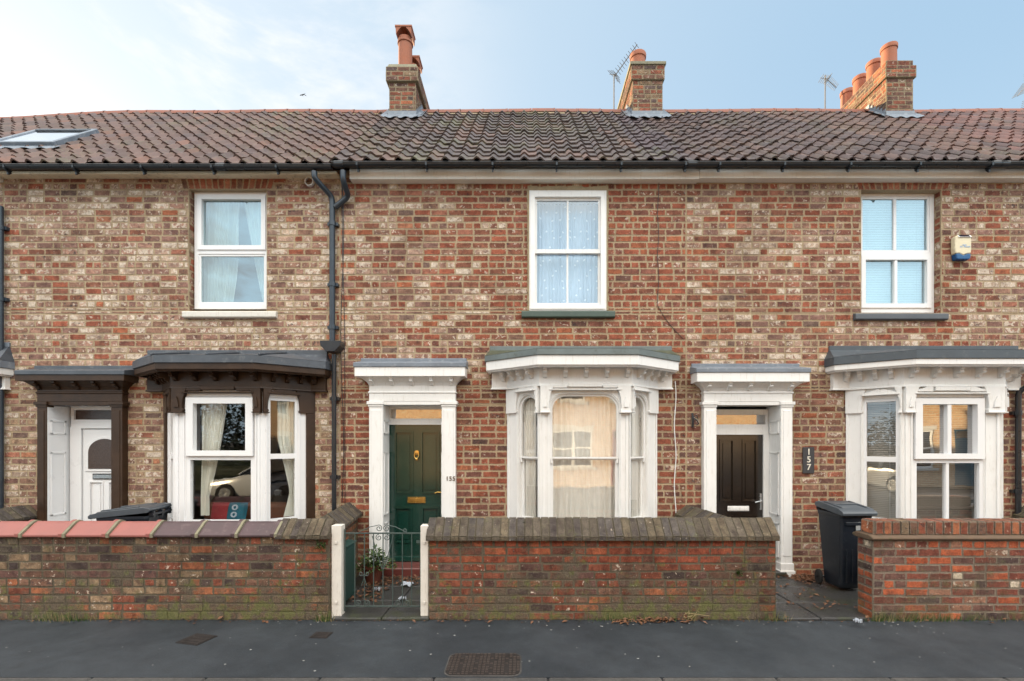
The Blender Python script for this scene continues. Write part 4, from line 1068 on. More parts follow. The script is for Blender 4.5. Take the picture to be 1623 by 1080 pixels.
mb = MB(); mb.lathe([(.05, 0), (.062, 0), (.062, .05), (.05, .05)], (0, 0, 0), 20); mb.v = [Vector((p.x - 3.02, -p.z - .0, p.y + 5.56)) for p in mb.v]; mb.build('vent_pipe', M['white'], hL)
pipe(hL, [(-7.34, -.06, 5.2), (-7.34, -.06, .5)], .034, M['bluegrey'], [(-7.34, -.06, z) for z in (4.9, 3.9)])
chimney(hL, -2.516, -2.02, 2.16, 3.9, 8.95, [(0.05, 8.62, 8.88, 'b'), (.04, 8.88, 9.02, 'm')], CHP,
        [(-2.29, 2.46, 8.95, .132, .88, 'hood'), (-2.26, 2.98, 8.95, .135, .72, 'hood'), (-2.26, 3.5, 8.95, .13, .35, 'round')])

# --- centre house: white joinery, green door
hC, rC = house_shell(dict(x=(-2.60, 2.30), label='red brick terraced house with white arched bay window and dark green front door', fascia=(5.545,), fmat='fascia', fx=(-2.42, 2.44),
    holes=[(-2.0, -1.11, 0, 2.43), (-.205, 1.86, 0, 2.65), (.0625, 1.18, 3.75, 5.47)], tile=T_C, moss=lambda x, t: .8 if x < 0.6 else .6, joints=(-2.5, 2.28)))
w = sash_window(hC, .075, 1.175, 3.752, 5.455, -.012)
sill(w, -.03, 1.285, 3.64, 3.755, -.065, M['green_sill'])
bay_window(hC, -.227, 1.88, dict(paint='white', trim='white', post='white', lead='lead_green', lead2='lead_moss', zf=(2.87, 3.005), zfr=2.63, drip=.07, ztop=3.245, cor='white',
    left_light=(.25, .555), front_light=(.165, 1.015), right_light=(.04, .37), kind='sash', kind_side='sash', ztl=2.5, zmr=1.672, zbr=2.29, glass='old_glass'))
door_surround(hC, dict(pil=(-2.157, -1.967, -1.144, -.951), zcap=2.46, zfr=2.77, zf=(2.79, 2.925), trim='white', cor='white', jamb='white', lead='lead', yd=.22, oh=.15))
fanlight(hC, -1.98, -1.13, 2.235, 2.37, .2, M['trans_glass'], M['white'], 2.145)
d = panelled_door(hC, -1.975, -1.13, .15, 2.145, .22, M['green_door'],
    [(-1.885, -1.615, 1.14, 2.05), (-1.5, -1.23, 1.14, 2.05), (-1.885, -1.63, .42, .94), (-1.49, -1.23, .42, .94)])
mb = MB(); mb.box(-1.695, -1.435, .205, .222, 1.0, 1.09); mb.box(-1.665, -1.465, .2, .206, 1.022, 1.066); mb.build('letter_box', M['brass'], d, bevel=.006)
mb = MB(); mb.lathe([(.0, -.012), (.036, -.008), (.04, .0), (.036, .008), (0, .012)], (0, 0, 0), 16); mb.v = [Vector((p.x - 1.56, -p.z + .205, p.y + 1.735)) for p in mb.v]
mb.tube([(-1.56 + .032 * math.cos(a), .19, 1.70 + .05 * math.sin(a)) for a in [PI * .85 + PI * 1.3 * k / 10 for k in range(11)]], .009, 8); mb.box(-1.572, -1.548, .195, .22, 1.63, 1.66); mb.build('knocker', M['brass'], d, smooth=True)
mb = MB(); mb.box(-1.205, -1.165, .205, .221, 1.60, 1.67); mb.build('lock', M['brass'], d, bevel=.006)
mb = MB(); mb.box(-1.205, -1.165, .208, .221, 1.05, 1.22); mb.tube([(-1.185, .21, 1.16), (-1.185, .165, 1.16), (-1.25, .16, 1.165), (-1.29, .165, 1.15)], .01, 8); mb.build('handle', M['brass'], d, bevel=.003)
mb = MB(); mb.box(-2.02, -1.1, -.16, .2, 0, .148); st = mb.build('doorstep', M['step'], hC, bevel=.015)
for i, ch in enumerate('155'):
    me = text_mesh(ch, .085); me.materials.append(M['bronze']); ob = inst('house_number', me, hC, (-1.065 + i * .047, -.113, 1.355), 0); ob.rotation_euler = (R(90), 0, 0)
chimney(hC, 2.04, 2.6, 2.16, 3.8, 8.9, [(.03, 8.66, 8.925, 'b'), (.055, 8.925, 8.985, 's')], CHP, [(2.25, 2.62, 8.98, .145, .53, 'round'), (2.24, 3.35, 8.98, .13, .3, 'hood')])
pipe(hC, [(-2.45, EAVE_Y, 5.57), (-2.45, EAVE_Y, 5.44), (-2.45, -.08, 5.33), (-2.645, -.07, 5.18)], .038, M['bluegrey'], ())
mb = MB(); mb.tube([(-2.565 + .02 * math.sin(k * .5), -.012, 5.6 - k * .24) for k in range(20)], .0045, 5); mb.build('cable', M['black'], hC)
mb = MB(); mb.tube([(1.9 + .01 * math.sin(k), -.012 if k else -.1, 5.62 - k * .1) for k in range(19)] + [(1.91 + .04 * k + .006 * k * k, -.012, 3.8 - .09 * k) for k in range(1, 6)], .004, 5); mb.build('cable', M['black'], hC)
mb = MB(); mb.tube([(2.14 + .012 * math.sin(k * .9), -.014, 2.75 - k * .12) for k in range(17)], .007, 6); mb.build('cable', M['white'], hC)
mb = MB(); mb.tube([(-2.572, -.01, 5.58), (-2.56, -.012, 4.6), (-2.53, -.012, 3.5), (-2.525, -.012, 1.0)], .004, 5); mb.build('cable', M['black'], hC)
mb = MB()                                                   # old iron hook by the right edge
mb.tube([(2.385, -.012, 2.3), (2.385, -.03, 2.22), (2.385, -.02, 2.1)], .016, 6); mb.tube([(2.385, -.03, 2.24), (2.43, -.06, 2.2), (2.46, -.05, 2.15), (2.43, -.04, 2.13)], .009, 6)
mb.tube([(2.385, -.03, 2.24), (2.43, -.05, 2.27), (2.45, -.05, 2.22)], .008, 6)

# --- right house: white joinery, plastic windows with glazing bars
hR, rR = house_shell(dict(x=(2.30, 7.1), label='mottled brick terraced house with white square-paned bay and black door', fascia=(5.56,), fmat='fascia', fx=(2.444, 7.1),
    holes=[(2.67, 3.61, 0, 2.4), (4.58, 6.75, 0, 2.64), (4.78, 5.91, 3.72, 5.46)], heads=[(4.74, 6.0, 5.46, 5.64)], jambs=[(4.78, 5.91, 3.72, 5.46)], tile=T_R, moss=lambda x, t: .3, joints=(6.4, 6.5)))
mb.build('iron_hook', M['black'], hR, smooth=True)
w = pvc_window(hR, 4.80, 5.905, 3.755, 5.485, .11, 2, 'L')
sill(w, 4.66, 5.97, 3.61, 3.722, -.06, M['grey_sill'])
bay_window(hR, 4.56, 6.77, dict(paint='white', trim='white', post='white', lead='slate_roof', lead2='slate_roof', zf=(2.875, 2.96), zfr=2.62, drip=.1, ztop=3.25, cor='white',
    left_light=(.24, .56), front_light=(.17, 1.04), right_light=(.06, .38), kind='pvc2', kind_side='side', ztl=2.45, zmr=1.67, zbr=2.29, glass='coated_glass'))
door_surround(hR, dict(pil=(2.515, 2.69, 3.59, 3.75), zcap=2.455, zfr=2.7, zf=(2.715, 2.85), trim='white', cor='white', jamb='white', lead='lead', yd=.24, oh=.15))
fanlight(hR, 2.70, 3.58, 2.15, 2.29, .22, M['trans_glass'], M['white'], 2.015)
mb = MB(); mb.panel(2.69, 3.59, .06, 2.016, 2.79, 3.505, .1, 2.0, .215, .28); mb.build('door_frame', M['white'], hR, bevel=.004)
d = panelled_door(hR, 2.795, 3.5, .1, 1.995, .235, M['black_door'], [(2.87, 3.08, 1.02, 1.93), (3.2, 3.42, 1.02, 1.93), (2.87, 3.08, .3, .82), (3.2, 3.42, .3, .82)])
mb = MB(); mb.box(2.985, 3.3, .222, .236, .88, .955); mb.box(3.0, 3.285, .214, .223, .893, .942); mb.build('letter_box', M['white'], d, bevel=.005)
mb = MB(); mb.box(3.455, 3.485, .222, .236, .9, 1.14); mb.tube([(3.47, .225, 1.04), (3.47, .18, 1.04), (3.36, .175, 1.015)], .011, 8); mb.build('handle', M['chrome'], d, bevel=.003)
mb = MB(); mb.box(2.62, 3.66, -.14, .22, 0, .09); mb.build('doorstep', M['flag'], hR, bevel=.015)
chimney(hR, 6.79, 7.29, 2.16, 4.15, 8.98, [(.035, 8.7, 8.92, 'b'), (0.0, 8.92, 9.035, 'b')], CHP, [(7.04, 2.42 + .39 * k, 9.02, .13, .49, 'round') for k in range(4)])
dp = pipe(hR, [(7.02, -.13, 2.8), (7.02, -.13, 2.68), (6.94, -.06, 2.6), (6.94, -.06, .1)], .034, M['black'], [(6.94, -.06, z) for z in (2.3, 1.2)])

# --- neighbours at both ends, mostly out of the picture
hA, rA = house_shell(dict(x=(-12.2, -7.36), label='house at the far left edge under a sunken stretch of red roof', fascia=(5.6,), fmat='fascia',
    holes=[(-11.35, -10.46, 0, 2.43), (-9.555, -7.49, 0, 2.65), (-9.3, -8.2, 3.75, 5.47)], tile=T_L, moss=lambda x, t: .25))
bay_window(hA, -9.577, -7.47, dict(paint='white', trim='white', post='white', lead='lead', lead2='lead_dark', zf=(2.83, 2.93), zfr=2.63, drip=.09, ztop=3.3, cor='white',
    left_light=(.25, .555), front_light=(.165, 1.015), right_light=(.04, .37), kind='sash', kind_side='sash', ztl=2.5, zmr=1.672, zbr=2.29, glass='old_glass'))
door_surround(hA, dict(pil=(-11.5, -11.317, -10.494, -10.3), zcap=2.46, zfr=2.77, zf=(2.79, 2.925), trim='white', cor='white', jamb='white', lead='lead', yd=.22, oh=.15))
fanlight(hA, -11.33, -10.48, 2.235, 2.37, .2, M['trans_glass'], M['white'], 2.145)
panelled_door(hA, -11.325, -10.48, .1, 2.145, .22, M['black_door'], [(-11.235, -10.965, 1.14, 2.05), (-10.85, -10.58, 1.14, 2.05)])
w = sash_window(hA, -9.29, -8.21, 3.752, 5.455, -.012); sill(w, -9.4, -8.1, 3.64, 3.755, -.065, M['oldwhite'])
hF, rF = house_shell(dict(x=(7.1, 12.0), label='house at the far right under a reddish brown roof', fascia=(5.59,), fmat='fascia',
    holes=[(7.7, 8.59, 0, 2.43), (9.495, 11.56, 0, 2.65), (9.76, 10.88, 3.75, 5.47)], tile=T_FR, moss=lambda x, t: .2))
bay_window(hF, 9.473, 11.58, dict(paint='white', trim='white', post='white', lead='lead', lead2='lead_dark', zf=(2.87, 3.005), zfr=2.63, drip=.07, ztop=3.245, cor='white',
    left_light=(.25, .555), front_light=(.165, 1.015), right_light=(.04, .37), kind='sash', kind_side='sash', ztl=2.5, zmr=1.672, zbr=2.29, glass='old_glass'))
door_surround(hF, dict(pil=(7.543, 7.733, 8.556, 8.749), zcap=2.46, zfr=2.77, zf=(2.79, 2.925), trim='white', cor='white', jamb='white', lead='lead', yd=.22, oh=.15))
fanlight(hF, 7.72, 8.57, 2.235, 2.37, .2, M['trans_glass'], M['white'], 2.145)
panelled_door(hF, 7.725, 8.57, .1, 2.145, .22, M['green_door'], [(7.815, 8.085, 1.14, 2.05), (8.2, 8.47, 1.14, 2.05)])
w = sash_window(hF, 9.775, 10.875, 3.752, 5.455, -.012); sill(w, 9.67, 10.985, 3.64, 3.755, -.065, M['oldwhite'])

# skylight in the far left roof
def roof_frame(xc, yc):
    ang = math.atan(SLOPE); z = roof_z(xc, yc)
    return Matrix.Translation((xc, yc, z)) @ Matrix.Rotation(ang, 4, 'X')
mb = MB(); mb.M = roof_frame(-7.42, .71)
w2, h2 = .43, .44
for (a, b, c, e) in ((-w2 - .06, w2 + .06, -h2 - .06, -h2), (-w2 - .06, w2 + .06, h2, h2 + .06), (-w2 - .06, -w2, -h2, h2), (w2, w2 + .06, -h2, h2)): mb.box(a, b, c, e, .0, .12)
mb.sheet(lambda u, v: (-w2 - .16 + u * (2 * w2 + .32), -h2 - .22 + .16 * v, .07 + .012 * math.cos(u * 30) * (1 - v)), 20, 2)
sl = mb.build('skylight', M['lead'], hL, bevel=.006)
mb = MB(); mb.M = roof_frame(-7.42, .71); mb.add([(-w2, -h2, .105), (w2, -h2, .105), (w2, h2, .105), (-w2, h2, .105)], [(0, 1, 2, 3)]); mb.build('pane', M['coated_glass'], sl)
mb = MB(); mb.M = roof_frame(-7.42, .71); mb.add([(-w2, -h2, .096), (w2, -h2, .096), (w2, h2, .096), (-w2, h2, .096)], [(0, 1, 2, 3)]); mb.build('roller_blind', M['pvc'], sl)
mb = MB(); mb.M = roof_frame(-7.42, .71); mb.box(-w2, w2, h2 - .07, h2 - .005, .107, .13); mb.build('blind_box', M['lead_dark'], sl, bevel=.006)

# ------------------------------------------------------------------ curtains, blinds and what stands inside the windows
lin = lambda a, b: (lambda t: a + (b - a) * t)
curtain('curtain', 'wide pale drape at the left of the upstairs plastic window without bars', lin(-4.70, -4.70), lambda t: -4.26 + .13 * t + .03 * math.sin(t * 5), 3.86, 5.44, .24, 11, .022, M['drape'])
curtain('curtain', 'narrow pale drape pulled to the right in the upstairs plastic window without bars', lambda t: -3.80 - .32 * t ** .8, lin(-3.70, -3.70), 3.86, 5.44, .25, 5, .02, M['drape'], 1.0)
curtain('curtain', 'left half of the dotted net behind the upstairs sash window', lin(.13, .13), lin(.63, .63), 3.8, 5.36, .2, 9, .018, M['netdot'], .5)
curtain('curtain', 'right half of the dotted net behind the upstairs sash window', lin(.63, .63), lin(1.13, 1.13), 3.8, 5.36, .2, 8, .018, M['netdot'], 2.1)
curtain('curtain', 'wide white net behind the large arched middle light of the bay', lin(.36, .36), lin(1.27, 1.27), .84, 2.49, -.315, 12, .017, M['net'], .3)
for nm, xa, xb, ya, yb, ph in (('white net in the narrow arched light at the left of the bay', -.09, .17, -.0, -.26, .4), ('white net in the narrow arched light at the right of the bay', 1.46, 1.74, -.26, .02, 1.7)):
    t = thing('curtain', nm, 'curtain', ((xa + xb) / 2, (ya + yb) / 2, .84)); mb = MB()
    mb.sheet(lambda u, v: (xa + (xb - xa) * u + .01 * math.sin(u * 44 + ph), ya + (yb - ya) * u + .014 * math.sin(u * 44 + ph), .84 + 1.66 * v), 56, 10); mb.build('cloth', M['net'], t, smooth=True, angle=80)
    mb = MB(); mb.tube([(xa, ya, 2.51), (xb, yb, 2.51)], .008, 6); mb.build('curtain_rail', M['white'], t)
curtain('curtain', 'tied drape at the left of the brown bay main light', lambda t: -4.36 + .0 * t, lambda t: -4.25 + .28 * max(0, t - .18) ** .75, .9, 2.44, -.3, 6, .022, M['drape'], .2)
curtain('curtain', 'tied drape at the right of the brown bay main light', lambda t: -3.52 - .32 * max(0, t - .3) ** .9, lin(-3.46, -3.46), .9, 2.44, -.3, 5, .022, M['drape'], 1.4)
t = thing('curtain', 'gathered drape in the right side light of the brown bay', 'curtain', (-3.2, -.1, .86)); mb = MB()
def _g(u, v):
    a = .1 + .17 * max(0, 1 - abs(v - .22) * 2.2) * 1.0; w = (.42 - a) * u + a
    return (-3.45 + .47 * w / .42 * .62 + .01 * math.sin(u * 40), -.30 + .31 * w / .42 + .016 * math.sin(u * 40 + v * 2), .86 + 1.6 * v)
mb.sheet(_g, 48, 20); mb.build('cloth', M['drape'], t, smooth=True, angle=80); mb = MB(); mb.tube([(-3.45, -.3, 2.47), (-3.05, .0, 2.47)], .008, 6); mb.build('curtain_rail', M['white'], t)
def blind(label, x0, x1, z0, z1, y, mat, ang=0.0, tilt=35, pitch=.025):
    t = thing('window_blind', label, 'blind', ((x0 + x1) / 2, y, z0))
    TM = Matrix.Translation(((x0 + x1) / 2, y, 0)) @ Matrix.Rotation(ang, 4, 'Z'); hw = (x1 - x0) / 2
    mb = MB(); mb.M = TM; z = z0
    c, s_ = math.cos(R(tilt)) * .0125, math.sin(R(tilt)) * .0125
    while z < z1:
        mb.add([(-hw, -c, z - s_), (hw, -c, z - s_), (hw, c, z + s_), (-hw, c, z + s_)], [(0, 1, 2, 3)]); z += pitch
    mb.build('slats', mat, t)
    mb = MB(); mb.M = TM; mb.box(-hw, hw, -.02, .02, z1, z1 + .035); mb.build('head_rail', M['pvc'], t)
    mb = MB(); mb.M = TM
    for u in (-.7, .7): mb.tube([(hw * u, -.016, z0 - .02), (hw * u, -.016, z1)], .002, 4)
    mb.build('cord', M['pvc'], t)
blind('white venetian blind behind the upstairs window with glazing bars', 4.84, 5.87, 3.83, 5.42, .2, M['blind_white'], 0, 76)
blind('dim grey blind in the main light of the square paned bay', 5.1, 6.24, .84, 2.42, -.28, M['blind'], 0, 58)
blind('dim grey blind in the left side light of the square paned bay', 4.72, 5.12, .84, 2.42, -.12, M['blind'], R(-45), 58)
sf = thing('sofa', 'brown sofa back seen low in the brown bay window', 'sofa', (-3.9, .45, .1))
mb = MB(); mb.box(-4.7, -3.2, .22, .42, .1, 1.0); mb.build('backrest', M['sofa'], sf, bevel=.06, seg=3, smooth=True)
mb = MB(); mb.box(-4.7, -3.2, .425, 1.0, .1, .5); mb.build('seat', M['sofa'], sf, bevel=.05, seg=3, smooth=True)
def cushion(label, loc, rz, tilt, mat, ring):
    t = thing('cushion', label, 'cushion', loc, rz); t.rotation_euler = (tilt, 0, rz); t.scale = (.78, .78, .72)
    mb = MB()
    for sd_ in (-1, 1):
        mb.sheet(lambda u, v: ((u - .5) * .36, sd_ * .075 * (max(0, 1 - (2 * u - 1) ** 4) * max(0, 1 - (2 * v - 1) ** 4)) ** .5, v * .36), 12, 12)
    mb.build('cover', mat, t, smooth=True, local=True)
    if ring:
        mb = MB()
        for cz in (.11, .25):
            pr = [(.03, -.09), (.055, -.092), (.055, -.07), (.03, -.07)]
            n = 20
            vs = [(r_ * math.cos(2 * PI * k / n), y_, cz + r_ * math.sin(2 * PI * k / n)) for r_, y_ in pr for k in range(n)]
            mb.add(vs, [(i * n + k, i * n + (k + 1) % n, ((i + 1) % 4) * n + (k + 1) % n, ((i + 1) % 4) * n + k) for i in range(4) for k in range(n)])
        mb.build('ring_print', M['paper'], t, local=True)
cushion('red cushion leaning by the blue one in the brown bay', (-4.27, -.02, .785), .2, R(-18), M['cushion_red'], False)
cushion('blue cushion with two pale rings in the brown bay', (-4.05, -.04, .785), -.1, R(-14), M['cushion_blue'], True)
wb = thing('shelf', 'white window board inside the brown bay', 'shelf', (-4.0, -.1, .7))
mb = MB(); mb.prism([(-4.85, .1), (-4.5, -.33), (-3.55, -.33), (-3.15, .1)], .74, .78, 'z'); mb.build('board', M['pvc'], wb, bevel=.006)
mb = MB(); mb.box(-4.6, -3.4, .0, .1, .1, .739); mb.build('front_panel', M['pvc'], wb)

# ------------------------------------------------------------------ front garden walls
WF, WB = -1.66, -1.43
BRICKRED = ((0.25, 0.066, 0.036), 0.0, 0.2)
_L1 = dk([(RED, 4), (ORANGE, 1.2), (BROWN, 1)], .72); _L2 = dk([(BROWN, 3), (DARK, 2.0), (PURPLE, 1.6), (BUFF, 1.6), (ORANGE, .9), (RED, 1.4)], .62); _L3 = dk([(BUFF, 2.3), (ORANGE, 1.9), (BROWN, 2.5), (DARK, .8), (RED, 2.2)], .74)
LW = lambda p: _L1 if p.x > -2.62 and p.z > .35 else (_L2 if p.z > .42 else _L3)
_C1 = [(BRICKRED, 6), (((.3, .085, .042), .0, .15), 2), (((.15, .058, .04), .0, .3), 1.0)]; _C2 = dk([(RED, 4), (BROWN, 3.2), (PURPLE, 1.0), (DARK, .7), (ORANGE, .6)], .6)
CW = lambda p: _C1 if p.z > .58 else _C2
_N = [(((.4, .1, .045), .0, .12), 4.6), (((.2, .062, .042), .1, .2), 4), (((.15, .075, .06), .15, .3), 3), (((.08, .05, .046), .12, .3), 1.2), (((.3, .15, .1), .3, .2), 1), (((.5, .42, .32), .5, .1), .2)]
NW = lambda p: _N
EC = lambda p: [(((.1, .08, .062), .0, .2), 1), (((.075, .06, .054), .0, .3), 1), (((.125, .097, .066), .05, .2), 1), (((.085, .072, .066), .12, .2), 1)]
def edge_coping(b, x0, x1, yf, yb, z0, zl, zt, pal=EC, w=.086):
    """bricks on edge cut to a saddle: two slopes, front lip, ends"""
    ym = (yf + yb) / 2; n = round((x1 - x0) / w); w = (x1 - x0) / n
    for (ya, s_, N0) in ((yf, 1, -1), (yb, -1, 1)):
        V = Vector((0, (ym - ya), zt - zl)); H = V.length; V.normalize()
        N = Vector((0, N0 * V.z, abs(V.y)))
        for k in range(n):
            lift = rng.uniform(-.004, .008); a = x0 + k * w
            O = Vector((0, ya, zl)); p = pick(pal(None))
            sh = rng.uniform(-.004, .004)
            if s_ == 1: b.brick(O, XA, V, N, a + .004, a + w - .004, -.004, H + .004, p, proud=.008 + lift, shear=sh)
            else: b.brick(O + XA * (2 * a + w), -XA, V, N, a + .004, a + w - .004, -.004, H + .004, p, proud=.008 + lift)
            b.brick(Vector((0, ya, z0)), XA if s_ == 1 else -XA, ZA, YA * N0, (a + .004) if s_ == 1 else -(a + w - .004), (a + w - .004) if s_ == 1 else -(a + .004), 0, zl - z0, p, proud=.006 + lift)
        q = [(x0, ya, zl), (x1, ya, zl), (x1, ym, zt), (x0, ym, zt)]
        b.flat(q); b.flat([(x0, ya, z0), (x1, ya, z0), (x1, ya, zl), (x0, ya, zl)])
    for xx, N0 in ((x0, -1), (x1, 1)):
        m_ = len(b.v); b.v += [Vector((xx + N0 * .002, y, z)) for y, z in ((yf, z0), (yb, z0), (yb, zl), (ym, zt), (yf, zl))]
        b.f.append([m_, m_ + 1, m_ + 2, m_ + 3, m_ + 4]); b.uv += [(.05, .05)] * 5; b.sz += [(.2, .2)] * 5; b.col += [(.1, .08, .06, 1)] * 5; b.rn += [(.3, .1, .3, 1)] * 5; b.m.append(0)
    b.flat([(x0, yf, z0), (x1, yf, z0), (x1, yb, z0), (x0, yb, z0)])
def wall_body(t, x0, x1, y0, y1, h, pal, mat, sides='FLRB'):
    b = BR(); brick_block(b, x0, x1, y0, y1, 0.0, h, pal, sides, course=.0887, st=.243, joint=.014, hdr=5, ju=.008)
    return b.build('brickwork', mat, t)
# left wall: saddle tiles, then bricks on edge over the pier
t = thing('garden_wall', 'low mossy brick wall with red and dark saddle coping tiles', 'wall', (-3.9, -1.55, 0))
wall_body(t, -5.72, -2.065, WF, WB, .885, LW, M['wall_brick'])
joints = [-5.72, -5.32, -4.86, -4.40, -3.935, -3.46, -3.04, -2.625]
for k, (a, b_) in enumerate(zip(joints[:-1], joints[1:])):
    mb = MB(); ym = (WF + WB) / 2
    dzt = rng.uniform(-.004, .004)
    pf = [(WF - .045, .888), (WF - .048, .912), (ym - .03, 1.022 + dzt), (ym, 1.036 + dzt), (ym + .03, 1.022 + dzt), (WB + .048, .912), (WB + .045, .888)]
    mb.prism(pf, a + .022, b_ - .008, 'x')
    pr = [(y + (-.012 if y < ym - .01 else .012 if y > ym + .01 else 0), z + (.016 if z > .9 else 0)) for y, z in pf]
    mb.prism(pr, b_ - .05, b_ - .006, 'x')
    mb.build('coping_tile', M['redcope'] if k < 4 else M['bluecope'], t, bevel=.007, seg=2)
    mb = MB(); mb.prism([(y * 1.0, z - .003) for y, z in pr], b_ - .0055, b_ + .0215, 'x'); mb.build('coping_joint', M['flaunch'], t)
b = BR(); edge_coping(b, -2.625, -2.065, WF - .05, WB + .05, .87, .905, 1.05); b.build('edge_coping', M['edgecope'], t)
# centre wall
t = thing('garden_wall', 'low mossy red brick wall with dark lichened brick coping', 'wall', (.84, -1.55, 0))
wall_body(t, -1.012, 2.685, WF, WB, .86, CW, M['wall_brick'])
b = BR(); edge_coping(b, -1.03, 2.70, WF - .05, WB + .05, .853, .895, 1.062); b.build('edge_coping', M['edgecope'], t)
# right wall: bricks on edge over a projecting ledge
t = thing('garden_wall', 'bright red brick wall with upright capping bricks beside the bin', 'wall', (5.3, -1.55, 0))
wall_body(t, 3.72, 6.95, WF, WB, .845, NW, M['new_brick'])
mb = MB(); mb.prism([(WF - .045, .862), (WF - .04, .885), (WF + .02, .905), (WB - .02, .905), (WB + .04, .885), (WB + .045, .862), (WB, .846), (WF, .846)], 3.685, 6.97, 'x'); mb.build('ledge', M['ledge'], t, bevel=.008)
b = BR()
def cap_row(b, x0, x1, y0, y1, z0, z1):
    n = round((x1 - x0) / .09); w = (x1 - x0) / n
    for k in range(n):
        a = x0 + k * w; p = pick(dk([(RED, 3), (ORANGE, 3), (BUFF, 2), (BROWN, 1.5), (PINK, .7)], .72)); l = rng.uniform(-.003, .006)
        b.brick(Vector((0, y0, z0)), XA, ZA, -YA, a + .007, a + w - .007, 0.004, z1 - z0, p, proud=.012 + l)
        b.brick(Vector((0, y0, z1)), XA, YA, ZA, a + .007, a + w - .007, -.01, y1 - y0, p, proud=.006 + l)
    b.flat([(x0, y0, z0), (x1, y0, z0), (x1, y0, z1), (x0, y0, z1)]); b.flat([(x0, y0, z1), (x1, y0, z1), (x1, y1, z1), (x0, y1, z1)]); b.flat([(x1, y1, z0), (x0, y1, z0), (x0, y1, z1), (x1, y1, z1)])
    b.brick(Vector((x0, y1, z0)), -YA, ZA, -XA, .006, y1 - y0 - .006, .004, z1 - z0, (ORANGE[0], .2, .3), proud=.01); b.flat([(x0, y0, z0), (x0, y1, z0), (x0, y1, z1), (x0, y0, z1)])
cap_row(b, 3.75, 6.93, WF + .02, WB - .02, .905, 1.04); b.build('edge_coping', M['new_brick'], t)
t = thing('garden_wall', 'stretch of old garden wall at the far left of the terrace', 'wall', (-9.2, -1.55, 0))
wall_body(t, -11.6, -6.8, WF, WB, .86, LW, M['wall_brick']); b = BR(); edge_coping(b, -11.6, -6.78, WF - .05, WB + .05, .853, .895, 1.05); b.build('edge_coping', M['edgecope'], t)
t = thing('garden_wall', 'stretch of garden wall at the far right of the terrace', 'wall', (10.2, -1.55, 0))
wall_body(t, 8.7, 12, WF, WB, .86, CW, M['wall_brick']); b = BR(); edge_coping(b, 8.68, 12.0, WF - .05, WB + .05, .853, .895, 1.05); b.build('edge_coping', M['edgecope'], t)
def divider(label, xa, xb, h, zt, pal):
    """party wall between two front gardens, running back from the street wall to the house"""
    L = 1.43; t = thing('party_wall', label, 'wall', (xa, WB, 0)); a = math.atan2(-(xb - xa), L); t.rotation_euler = (0, 0, a)
    Ln = math.hypot(L, xb - xa) - .03
    b = BR(); brick_block(b, -.11, .11, .0, Ln, 0, h, pal, 'LRF', course=.0887, st=.243, hdr=5, ju=.008); b.build('brickwork', M['wall_brick'], t, local=True)
    # brick-on-edge coping turned to run along y
    b = BR(); edge_coping(b, 0, Ln, -.17, .17, h - .01, h + .02, zt)
    b.v = [Vector((-p.y, p.x, p.z)) for p in b.v]; b.build('edge_coping', M['edgecope'], t, local=True)
    return t
divider('mossy ridged party wall beside the green front door', -2.26, -2.46, .87, 1.04, LW)
divider('ridged party wall just left of the black front door', 2.44, 2.29, .86, 1.0, CW)
divider('mossy ridged party wall left of the white plastic door', -6.93, -6.97, .84, 1.0, LW)
divider('dark party wall by the downpipe at the right edge', 7.07, 7.07, .84, 1.0, CW)

# ------------------------------------------------------------------ gate and its posts
def post(label, x, w, top):
    t = thing('gate_post', label, 'gate post', (x + w / 2, -1.58, 0), 0, 'white wooden gate posts')
    mb = MB(); mb.box(-w / 2, w / 2, -.055, .055, .012, top)
    mb.build('shaft', M['oldwhite'], t, bevel=.004, local=True)
    for z in (.18, .82):
        mb = MB(); mb.box(-.012, .012, -.071, -.0605, z - .012, z + .012); mb.build('bolt', M['oldwhite'], t, local=True)
post('white wooden gate post against the tiled wall end', -2.058, .105, 1.0)
post('slimmer white gate post against the lichened wall end', -1.105, .085, 1.0)
gt = thing('garden_gate', 'green wrought iron scroll gate between two white posts', 'gate', (-1.53, -1.57, .1))
gy = -1.57; gx0, gx1 = -1.945, -1.112
def rod(nm, pts, r, n=6):
    mb = MB(); mb.tube(pts, r, n); return mb.build(nm, M['iron'], gt, smooth=True)
mb = MB()
for z in (.113, .905): mb.box(gx0, gx1, gy - .005, gy + .005, z - .008, z + .008)
for x in (gx0 + .006, gx1 - .006): mb.box(x - .007, x + .007, gy - .006, gy + .006, .06, .95 if x < -1.5 else .91)
mb.build('gate_frame', M['iron'], gt, bevel=.002)
for x in (-1.83, -1.727, -1.627, -1.525, -1.42, -1.315, -1.214): rod('bar', [(x, gy, .11), (x, gy, .905)], .0055)
def spiral(cx, cz, r, a0, turns, sgn, tail=None):
    pts = []
    n = int(26 * turns)
    for k in range(n + 1):
        f = k / n; rr = r * (1 - .78 * f); a = a0 + sgn * 2 * PI * turns * f
        pts.append((cx + rr * math.cos(a), gy - .009, cz + rr * math.sin(a)))
    return ([tail] if tail and not isinstance(tail, list) else (tail or [])) + pts
cx = -1.525
for s_ in (-1, 1):
    c = cx + s_ * .042
    rod('scroll', spiral(c, .96, .036, PI / 2, 1.4, s_ * -1 * -1, [(cx + s_ * .26, gy - .009, .915), (cx + s_ * .14, gy - .009, .975)]), .0045)
    rod('scroll', spiral(c, .86, .036, PI * .5 if s_ > 0 else PI * .5, 1.4, -s_), .0045)
    rod('brace', [(cx + s_ * .115, gy - .009, .88), (cx + s_ * .07, gy - .009, .72), (cx + s_ * .008, gy - .009, .52)], .0045)
    for q in (-1, 1): rod('scroll', spiral(cx + s_ * .215 + q * .045, .155, .034, -PI / 2, 1.4, q), .0045)
